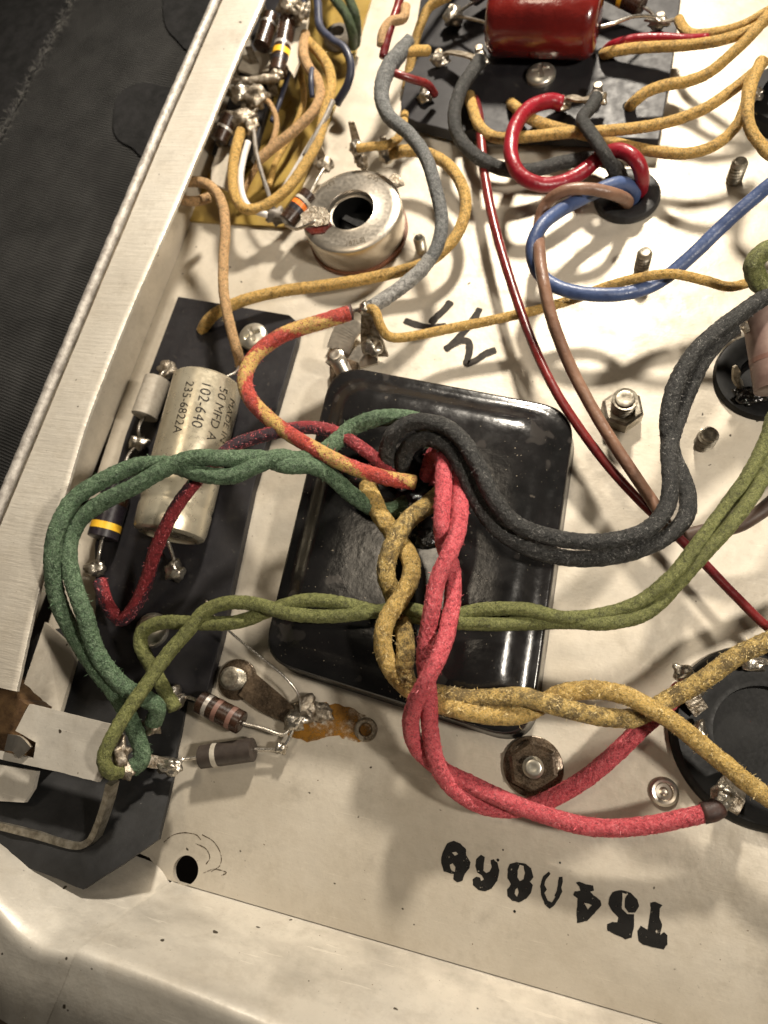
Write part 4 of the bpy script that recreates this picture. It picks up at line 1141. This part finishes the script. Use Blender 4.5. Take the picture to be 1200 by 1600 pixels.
# solder lug above the cover with the striped, orange and grey wires
lg = thing('solder_lug', 'upright tinned solder lug joining the striped, orange and grey wires', 'lug', P(580, 560, 0))
strap('lug_base', [P(520, 545, .6), P(548, 558, .7), P(590, 552, .8)], [6, 7, 6], .6, M['nickel'], lg)
strap('lug_tongue', [P(590, 556, 1), P(582, 535, 5), P(576, 508, 10), P(572, 484, 14)], [6.2, 6.0, 3.8, 2.2], .7, M['old_solder'], lg, up=(0, 1, .3))
blob('solder_joint', P(581, 540, 5.5), (2.7, 2.6, 2.4), M['solder'], lg, rough=.5, seed=11)
blob('solder_joint', P(572, 482, 15), (1.8, 1.5, 1.4), M['solder'], lg, rough=.7, seed=12)
strap('rear_tab', [P(556, 500, 3), P(540, 520, 2.5), P(528, 548, 1.5)], [7.5, 7.0, 6.5], .6, M['nickel'], lg)

# ------------------------------------------------------------------ twisted pairs
rp = thing('twisted_pair', 'pink-red cloth twisted pair looping from the cover hole to the lower right', 'wire', P(690, 900, 14), 'twisted cloth pairs')
ta = strand([(668, 745, 9), (678, 712, 15), (692, 712, 20), (693, 760, 23), (690, 815, 24), (694, 850, 22), (706, 890, 21), (707, 935, 21), (699, 985, 22.5), (686, 1025, 24), (668, 1060, 24), (648, 1100, 20), (642, 1135, 15), (655, 1172, 10.5), (695, 1205, 8), (745, 1230, 7.5), (800, 1255, 7.5), (850, 1273, 7.5), (905, 1289, 7.5), (960, 1294, 7.5), (1020, 1288, 8), (1070, 1278, 8.5), (1112, 1268, 8.5)], 27, M['c_red'], rp)[1]
tb_ = strand([(680, 750, 8), (700, 728, 14), (714, 738, 19), (719, 775, 22), (716, 825, 24), (702, 865, 25.5), (684, 905, 25), (675, 950, 24), (668, 990, 22), (664, 1030, 20), (668, 1065, 18.5), (671, 1100, 17), (672, 1140, 14), (682, 1190, 11), (705, 1228, 8), (745, 1255, 6), (795, 1264, 4.5), (845, 1255, 4.2), (900, 1226, 4.5), (950, 1188, 5), (1000, 1140, 5.5), (1035, 1108, 5.5), (1066, 1075, 5)], 27, M['c_red'], rp)[1]
pts, rd = path3([(1098, 1271, 8.5), (1114, 1268, 8.5), (1122, 1262, 8)], 34, .5); v, f, u = tube_geo(pts, rd * .96, 12, .1); mk('charred_end', v, f, M['char'], rp)
fuzz('loose_fibre', [ta, tb_], M['fz_red'], rp, per_mm=9, seed=3)

yp = thing('twisted_pair', 'mustard yellow cloth twisted pair running from the cover hole to the right-hand socket', 'wire', P(700, 1060, 14), 'twisted cloth pairs')
ya = strand([(690, 770, 11), (672, 786, 15.5), (636, 815, 18.5), (612, 855, 19.5), (603, 895, 18.5), (615, 932, 16), (629, 975, 16), (634, 1015, 17), (632, 1050, 16), (645, 1076, 14.5), (685, 1084, 14), (730, 1092, 14), (775, 1090, 15.2), (815, 1088, 16), (850, 1098, 16), (895, 1110, 15), (940, 1120, 13), (985, 1122, 11), (1015, 1110, 9.5), (1050, 1090, 9.5), (1100, 1062, 10.5), (1150, 1026, 11.5), (1205, 1000, 12)], 29, M['c_yellow_dirty'], yp)[1]
yb = strand([(578, 755, 11), (577, 768, 15), (595, 805, 15.8), (618, 838, 16.2), (640, 872, 17), (642, 902, 18.6), (628, 932, 19.6), (606, 965, 19.5), (598, 1000, 18.6), (606, 1035, 16.5), (630, 1068, 14.8), (668, 1094, 13.5), (715, 1108, 14.5), (770, 1118, 14.8), (815, 1116, 14), (850, 1098, 12), (880, 1083, 12), (930, 1078, 13), (975, 1086, 14), (1012, 1104, 14.5), (1055, 1130, 13.5), (1095, 1163, 12.5), (1140, 1200, 12), (1210, 1252, 12)], 29, M['c_yellow'], yp)[1]
fuzz('loose_fibre', [ya, yb], M['fz_yellow'], yp, per_mm=9, seed=5)

gp = thing('twisted_pair', 'bright green cloth twisted pair arching over the can capacitor to the bracket', 'wire', P(250, 760, 14), 'twisted cloth pairs')
g1 = strand([(668, 690, 12), (655, 660, 19), (618, 652, 20), (580, 656, 19), (545, 672, 18), (505, 706, 19.5), (468, 718, 22.5), (435, 714, 25.5), (400, 728, 27), (360, 744, 27), (310, 740, 27), (265, 726, 27), (215, 728, 27), (165, 748, 28), (118, 778, 29), (92, 820, 29.5), (82, 870, 28), (88, 930, 24), (112, 985, 20), (150, 1045, 17), (185, 1090, 14), (214, 1150, 12), (222, 1185, 11.5), (205, 1202, 12)], 26, M['c_green'], gp)[1]
g2 = strand([(640, 778, 9), (618, 796, 13.5), (585, 795, 15.6), (548, 772, 17), (515, 742, 20), (484, 728, 22.5), (448, 728, 24.5), (405, 716, 25.5), (350, 716, 28), (300, 716, 28.5), (255, 734, 28.5), (210, 760, 28), (160, 785, 27), (125, 812, 26.5), (108, 850, 26), (112, 900, 25), (132, 960, 23), (152, 1020, 19.5), (185, 1065, 17), (215, 1085, 15), (245, 1104, 13), (240, 1130, 11)], 26, M['c_green'], gp)[1]
blob('solder_joint', P(200, 1206, 13), (1.6, 1.5, 1.3), M['old_solder'], gp, rough=.8, seed=41)
blob('solder_joint', P(238, 1134, 10.5), (1.9, 1.7, 1.5), M['old_solder'], gp, rough=.8, seed=42)
fuzz('loose_fibre', [g1, g2], M['fz_green'], gp, per_mm=8, seed=6)

bp_ = thing('twisted_pair', 'black cloth twisted pair looping from the cover hole to the upper right', 'wire', P(900, 850, 12), 'twisted cloth pairs')
b1 = strand([(622, 742, 10), (606, 714, 16), (612, 682, 20.5), (645, 660, 23), (690, 664, 25), (722, 688, 26), (748, 730, 26), (772, 780, 25), (806, 818, 22.5), (850, 836, 20), (905, 846, 18.5), (960, 844, 18), (1010, 828, 17.5), (1040, 795, 17), (1048, 750, 17.5), (1046, 700, 16.5), (1062, 645, 14.5), (1080, 600, 15.5), (1100, 560, 17), (1125, 530, 17), (1146, 513, 16.5)], 26, M['c_black'], bp_)[1]
b2_ = strand([(640, 752, 9), (630, 722, 15), (642, 695, 19.5), (672, 686, 22), (702, 700, 23.5), (724, 735, 23.5), (744, 780, 22.5), (775, 824, 20.5), (825, 856, 17.8), (880, 871, 16.2), (940, 872, 15.8), (1000, 859, 15.4), (1048, 834, 15), (1074, 800, 15), (1070, 755, 14.5), (1052, 715, 14.5), (1044, 665, 16.5), (1052, 612, 18), (1078, 560, 18.5), (1115, 522, 19), (1160, 488, 19), (1215, 452, 19)], 26, M['c_black'], bp_)[1]
fuzz('loose_fibre', [b1, b2_], M['fz_black'], bp_, per_mm=9, seed=8)

op = thing('twisted_pair', 'thin olive green cloth twisted pair crossing the cover from bracket to right edge', 'wire', P(800, 965, 16), 'twisted cloth pairs')
o_a = strand([(1215, 640, 20), (1196, 690, 19), (1168, 745, 18.5), (1128, 800, 18), (1090, 850, 18.5), (1050, 900, 18.5), (1000, 940, 17.5), (940, 960, 17), (880, 965, 18), (820, 952, 18), (760, 952, 17.5), (700, 962, 17), (640, 964, 15.5), (585, 955, 16), (530, 942, 16.5), (480, 938, 16), (445, 946, 15.5), (410, 958, 14), (370, 972, 14), (310, 974, 13.5), (258, 972, 12.5), (226, 984, 11.5), (220, 1008, 10.5), (236, 1040, 9.5), (258, 1080, 9), (274, 1108, 8.5)], 22, M['c_olive'], op)[1]
o_b = strand([(1222, 668, 19), (1208, 710, 18.5), (1182, 765, 19), (1142, 820, 19.5), (1098, 868, 18), (1056, 915, 17), (1010, 958, 17), (950, 974, 17.5), (885, 972, 17), (820, 974, 17), (760, 975, 17.5), (700, 970, 17.5), (640, 952, 17), (585, 956, 17.5), (530, 962, 16.5), (480, 962, 16), (440, 956, 16.5), (400, 944, 16), (355, 942, 15.5), (318, 957, 15), (292, 988, 15), (262, 1022, 15.5), (230, 1068, 17), (200, 1110, 19.5), (176, 1150, 22), (162, 1185, 22.5), (172, 1206, 21), (190, 1204, 19)], 22, M['c_olive'], op)[1]
fuzz('loose_fibre', [o_a, o_b], M['fz_olive'], op, per_mm=3, length=.6, seed=9)

# ------------------------------------------------------------------ single cloth wires
sw = wire('striped_wire', 'red cloth wire with yellow tracer bending from the solder lug into the cover', 'wire', [(546, 489, 14), (505, 502, 15), (445, 522, 16), (402, 552, 17), (383, 588, 18), (392, 624, 19), (430, 662, 20.5), (480, 695, 22), (540, 726, 22), (600, 746, 20), (648, 754, 17)], 24, M['c_redyel'], cloth=7, fz=M['fz_red'])
strand([(538, 491, 14.1), (546, 488.5, 14), (550, 487.5, 14)], 23.5, M['char'], sw, name='charred_end')
strand([(548, 488, 14), (560, 484, 14.6), (572, 482, 15)], 6, M['tinned'], sw, name='bare_end', n=8)
wire('striped_wire', 'dark red cloth wire with black tracer crossing the can capacitor', 'wire', [(625, 755, 10), (600, 728, 15), (562, 698, 17.5), (522, 675, 18.5), (480, 668, 19), (430, 676, 20.5), (370, 694, 22), (335, 722, 23), (298, 762, 23), (268, 805, 21), (243, 860, 17), (230, 905, 12), (212, 945, 9), (190, 968, 8), (168, 945, 8), (156, 908, 7.5)], 21, M['c_redblk'], cloth=6, fz=M['fz_red'])
wire('tan_wire', 'tan wire dropping from the left flange to the can capacitor', 'wire', [(275, 285, 15), (306, 284, 16), (330, 292, 17), (347, 318, 17), (352, 360, 16), (349, 410, 15), (350, 460, 14), (360, 510, 12), (371, 550, 9), (377, 574, 6)], 16, M['c_tan'], cloth=2, fz=M['fz_yellow'])
wire('tan_wire', 'short tan wire loop peeping from under the left flange', 'wire', [(262, 296, 11), (285, 312, 12), (308, 314, 12), (328, 308, 11)], 15, M['c_tan'])
wire('yellow_wire', 'yellow cloth wire looping from the nickel socket down to the black board', 'wire', [(610, 240, 9), (632, 236, 9.5), (662, 238, 9.5), (700, 258, 9.5), (724, 296, 9.5), (726, 335, 9), (708, 375, 8), (670, 408, 7), (620, 425, 6), (560, 438, 6), (500, 447, 6.5), (440, 455, 7), (385, 468, 7.5), (345, 485, 7), (326, 500, 5.5), (316, 517, 2.5)], 18, M['c_orange'], cloth=3, fz=M['fz_yellow'])
gw = wire('grey_wire', 'grey braided cloth wire curving past the nickel socket to the solder lug', 'wire', [(640, 62, 18, 18), (624, 84, 18, 25), (605, 110, 18, 26), (596, 145, 18, 24), (606, 180, 18, 22), (640, 210, 18), (666, 248, 17.5), (682, 300, 16.5), (690, 345, 15), (683, 385, 13.5), (660, 420, 12.5), (628, 448, 12.5), (595, 470, 13.5), (576, 482, 14.5)], 21, M['c_grey'], cloth=6, fz=M['fz_black'])
strand([(672, 404, 13.1), (655, 425, 12.6), (628, 448, 12.6), (598, 469, 13.5), (580, 480, 14.4)], 22.5, M['c_frayed'], gw, name='frayed_sheath')
wire('orange_wire', 'orange cloth wire running right from the solder lug across the pen marks', 'wire', [(574, 482, 15), (586, 486, 15.5), (594, 508, 14), (608, 526, 11.5), (640, 526, 9.5), (700, 514, 7.5), (770, 500, 7.5), (840, 484, 8), (900, 466, 8.5), (950, 447, 10.5), (1000, 434, 14), (1050, 428, 15.5), (1100, 438, 14), (1140, 448, 13), (1182, 438, 14)], 15, M['c_orange'], cloth=3, fz=M['fz_yellow'])
wire('black_wire', 'black cloth wire curving from the wide board under the red loop', 'wire', [(750, 94, 10), (738, 112, 11), (720, 140, 12), (710, 178, 12), (716, 212, 11), (742, 242, 10), (785, 264, 8), (830, 266, 7), (880, 254, 6.5), (930, 248, 7), (962, 262, 6), (975, 290, 0)], 21, M['c_black'], cloth=5, fz=M['fz_black'])
wire('black_wire', 'short black cloth wire from the pointed lug into the grommet', 'wire', [(932, 152, 11), (922, 170, 12), (910, 186, 13), (926, 212, 13.5), (944, 240, 12.5), (960, 268, 8), (968, 296, 1)], 20, M['c_black'], cloth=4, fz=M['fz_black'])
wire('red_wire', 'glossy red rubber wire making a round loop above the grommet', 'wire', [(878, 162, 8), (858, 158, 9), (826, 170, 11), (804, 200, 13), (798, 238, 13.5), (810, 270, 12.5), (838, 287, 11), (870, 287, 9.5), (905, 272, 8.5), (938, 246, 9), (966, 235, 11), (992, 248, 11.5), (1003, 275, 8), (1000, 300, 1)], 23, M['v_red'], lump=.03)
wire('blue_wire', 'blue rubber wire looping from the grommet to the right edge', 'wire', [(985, 318, -1), (990, 298, 4), (968, 287, 8), (930, 300, 9.5), (885, 323, 11.5), (848, 351, 14), (832, 387, 13.5), (842, 426, 12.5), (875, 450, 12.5), (925, 460, 12.5), (980, 458, 12), (1030, 440, 11.5), (1080, 400, 14), (1130, 352, 17), (1180, 308, 20), (1225, 275, 22)], 22, M['v_blue'])
wire('brown_wire', 'brown rubber wire running from the grommet down past the hex bolt', 'wire', [(975, 322, -1), (980, 314, 5), (958, 303, 11.5), (918, 295, 14), (880, 299, 14), (852, 321, 11), (842, 355, 9.5), (843, 395, 15.5), (849, 440, 17.5), (863, 500, 15.5), (890, 570, 12.5), (922, 632, 11.5), (958, 692, 11.5), (998, 752, 11), (1030, 800, 10), (1052, 838, 8)], 19, M['v_brown'])
wire('maroon_wire', 'thin maroon wire running from the wide board under the pairs to the right edge', 'wire', [(742, 156, 4), (748, 180, 8), (752, 225, 8), (758, 280, 7.5), (772, 350, 7.5), (795, 430, 8), (826, 520, 9), (862, 600, 10), (902, 664, 9.5), (950, 728, 8.5), (1000, 783, 8), (1050, 830, 8), (1100, 880, 8), (1150, 932, 8.5), (1215, 992, 9)], 15, M['v_maroon'])
wire('brown_wire', 'dark brown wire passing behind the olive pair at the right edge', 'wire', [(1070, 838, 6), (1110, 828, 7), (1150, 822, 8), (1185, 802, 9), (1225, 772, 10)], 24, M['v_umber'])
wire('olive_wire', 'thick olive cloth wire bent at the right edge above the black pair', 'wire', [(1225, 385, 22), (1196, 392, 23), (1178, 412, 22), (1184, 436, 20), (1205, 452, 19)], 30, M['c_olive'], cloth=3, fz=M['fz_olive'])

# orange bundle, top right
og = 'orange cloth wires of the top right bundle'
wire('orange_wire', 'orange cloth wire entering the wide board beside the glossy red sleeve', 'wire', [(940, 86, 3), (952, 82, 8), (985, 76, 9.5), (1030, 73, 11), (1080, 70, 13), (1130, 62, 16), (1175, 46, 18), (1225, 18, 20)], 16, M['c_orange'], cloth=2, group=og, fz=M['fz_yellow'])
wire('red_wire', 'short glossy red wire lying against the upper orange wires', 'wire', [(944, 80, 3), (958, 70, 8), (990, 61, 10), (1030, 59, 11), (1070, 61, 12), (1105, 60, 14)], 14, M['v_red'])
wire('orange_wire', 'orange cloth wire entering the board at its right middle', 'wire', [(982, 170, 3), (990, 160, 8), (1010, 144, 10), (1040, 133, 11), (1075, 127, 12), (1110, 112, 14), (1150, 78, 17), (1180, 48, 19), (1210, 15, 20)], 17, M['c_orange'], cloth=2, group=og, fz=M['fz_yellow'])
wire('orange_wire', 'orange cloth wire bending at the board edge beside the black wire', 'wire', [(734, 150, 4), (738, 168, 8), (750, 198, 9), (775, 215, 8.5), (820, 214, 9), (880, 208, 10), (940, 205, 11), (1000, 199, 12), (1050, 189, 13), (1100, 170, 15), (1145, 140, 17), (1180, 112, 18)], 17, M['c_orange'], cloth=2, group=og, fz=M['fz_yellow'])
wire('orange_wire', 'orange cloth wire sagging lowest over the grommet', 'wire', [(798, 162, 4), (806, 168, 7), (830, 186, 8.5), (870, 200, 7.5), (920, 212, 7), (970, 226, 7.5), (1020, 236, 9), (1070, 240, 11), (1115, 228, 13), (1148, 200, 15), (1165, 165, 17), (1172, 125, 18), (1195, 95, 19)], 17, M['c_orange'], cloth=2, group=og, fz=M['fz_yellow'])
wire('orange_wire', 'orange cloth wire hanging down the right edge below the bundle', 'wire', [(1190, 95, 20), (1175, 130, 20), (1168, 170, 19.5), (1172, 200, 18), (1188, 225, 17), (1215, 248, 16)], 18, M['c_orange'], cloth=2, group=og, fz=M['fz_yellow'])
wire('orange_wire', 'orange cloth wire soldered to the top right lug', 'wire', [(1060, 30, 9), (1068, 44, 9.5), (1085, 54, 11), (1125, 50, 14), (1165, 38, 17), (1215, 12, 19)], 15, M['c_orange'], cloth=2, group=og, fz=M['fz_yellow'])
wire('orange_wire', 'orange cloth wire dropping along the left edge of the wide board', 'wire', [(735, -30, 16), (700, -6, 15), (672, 10, 13), (658, 36, 11), (648, 68, 8), (640, 105, 5), (634, 140, 1.5)], 14, M['c_orange'], cloth=2, fz=M['fz_yellow'])
wire('orange_wire', 'short orange wire bending round the top of the grey braid', 'wire', [(634, 10, 21), (630, 28, 21), (610, 35, 21), (598, 52, 20.5), (596, 72, 19)], 15, M['c_tan'])
wire('orange_wire', 'short orange wire stub from the grey braid to the nearest lug', 'wire', [(620, 84, 18), (640, 80, 17), (668, 79, 13)], 16, M['c_orange'])
wire('red_wire', 'dark red wire leaving the grey braid for the board corner', 'wire', [(604, 108, 17), (622, 116, 17), (645, 124, 15), (668, 132, 12), (680, 148, 8)], 12, M['v_maroon'])
wire('red_wire', 'dark red wire running up into the top of the grey braid', 'wire', [(634, -20, 22), (620, 15, 21), (608, 50, 20), (598, 90, 18)], 13, M['v_maroon'])
wire('orange_wire', 'short charred orange wire joining the socket to the lug beside the grey braid', 'wire', [(558, 232, 13), (580, 229, 13), (605, 226, 12.5), (622, 216, 12), (630, 196, 10), (632, 178, 6)], 13, M['c_orange'])

# upper-left wires
wire('tan_wire', 'pale tan wire bent over the amber paper', 'wire', [(404, 250, 9), (430, 228, 10), (460, 204, 11), (488, 176, 12), (500, 150, 12.5), (496, 125, 13), (482, 105, 13), (474, 82, 13), (477, 54, 12)], 16, M['c_tan'])
wire('yellow_wire', 'yellow wire making a long loop over the amber paper beside the white wire', 'wire', [(478, 62, 11), (498, 82, 12), (514, 108, 12.5), (517, 140, 12), (506, 180, 11.5), (496, 222, 11), (472, 264, 10), (446, 298, 9.5), (412, 322, 9.5), (382, 326, 10.5), (366, 303, 11.5), (364, 262, 12.5), (370, 228, 13), (377, 204, 13)], 16, M['c_orange'], cloth=2, fz=M['fz_yellow'])
wire('white_wire', 'white wire lying inside the yellow loop over the amber paper', 'wire', [(388, 222, 12), (381, 245, 11.5), (376, 275, 11), (379, 305, 10.5), (392, 326, 9.5), (418, 336, 8.5)], 10, M['v_white'])
wire('white_wire', 'white wire lying along the right edge of the amber paper', 'wire', [(512, 180, 10), (490, 216, 9), (470, 250, 8), (452, 280, 7), (440, 300, 6)], 8, M['v_white'])
wire('navy_wire', 'dark navy wire bending over the grey grommet at the top', 'wire', [(496, -30, 15), (497, 10, 15), (500, 42, 14.5), (518, 62, 14), (538, 76, 13.5), (548, 102, 12), (543, 132, 9), (526, 162, 5)], 13, M['v_navy'])
wire('navy_wire', 'short navy wire stub behind the pale tan wire', 'wire', [(488, 108, 14), (486, 128, 14), (488, 152, 12)], 9, M['v_navy'])
dg = thing('twisted_pair', 'dark green cloth pair entering the grey grommet at the top', 'wire', P(540, 20, 6), 'twisted cloth pairs')
d1 = strand([(508, -30, 16), (522, -4, 15), (540, 22, 13), (550, 50, 9), (552, 72, 3)], 15, M['c_dkgreen'], dg)[1]
d2 = strand([(530, -30, 15), (544, -4, 14), (554, 20, 12), (558, 45, 8), (556, 70, 3)], 14, M['c_dkgreen'], dg)[1]
wire('grey_wire', 'thin grey twisted lead hanging over the amber paper', 'wire', [(396, 196, 13), (399, 228, 12.5), (405, 256, 12), (415, 290, 10.5), (428, 328, 8)], 7, M['v_greyold'], lump=.3)
wire('grey_wire', 'grey brown wire slanting beside the pale tan wire', 'wire', [(520, 158, 12), (508, 184, 12), (492, 214, 12), (476, 244, 11)], 9, M['v_greyold'])
wire('yellow_wire', 'thin yellow wire dropping behind the pale tan wire on the amber paper', 'wire', [(468, 40, 11), (462, 75, 10), (470, 115, 8.5), (474, 160, 7), (456, 208, 6), (432, 250, 5), (420, 290, 4)], 10, M['c_orange'])
wire('tan_wire', 'thin tan wire hugging the flange beside the terminal strip', 'wire', [(398, 150, 15), (420, 160, 13), (432, 190, 11), (424, 225, 9), (400, 262, 7), (380, 300, 5)], 9, M['c_tan'])
wire('navy_wire', 'thin dark wire crossing behind the banded resistor at the top left', 'wire', [(484, -20, 13), (470, 30, 10), (458, 90, 8), (440, 150, 7), (425, 190, 6)], 8, M['v_navy'])
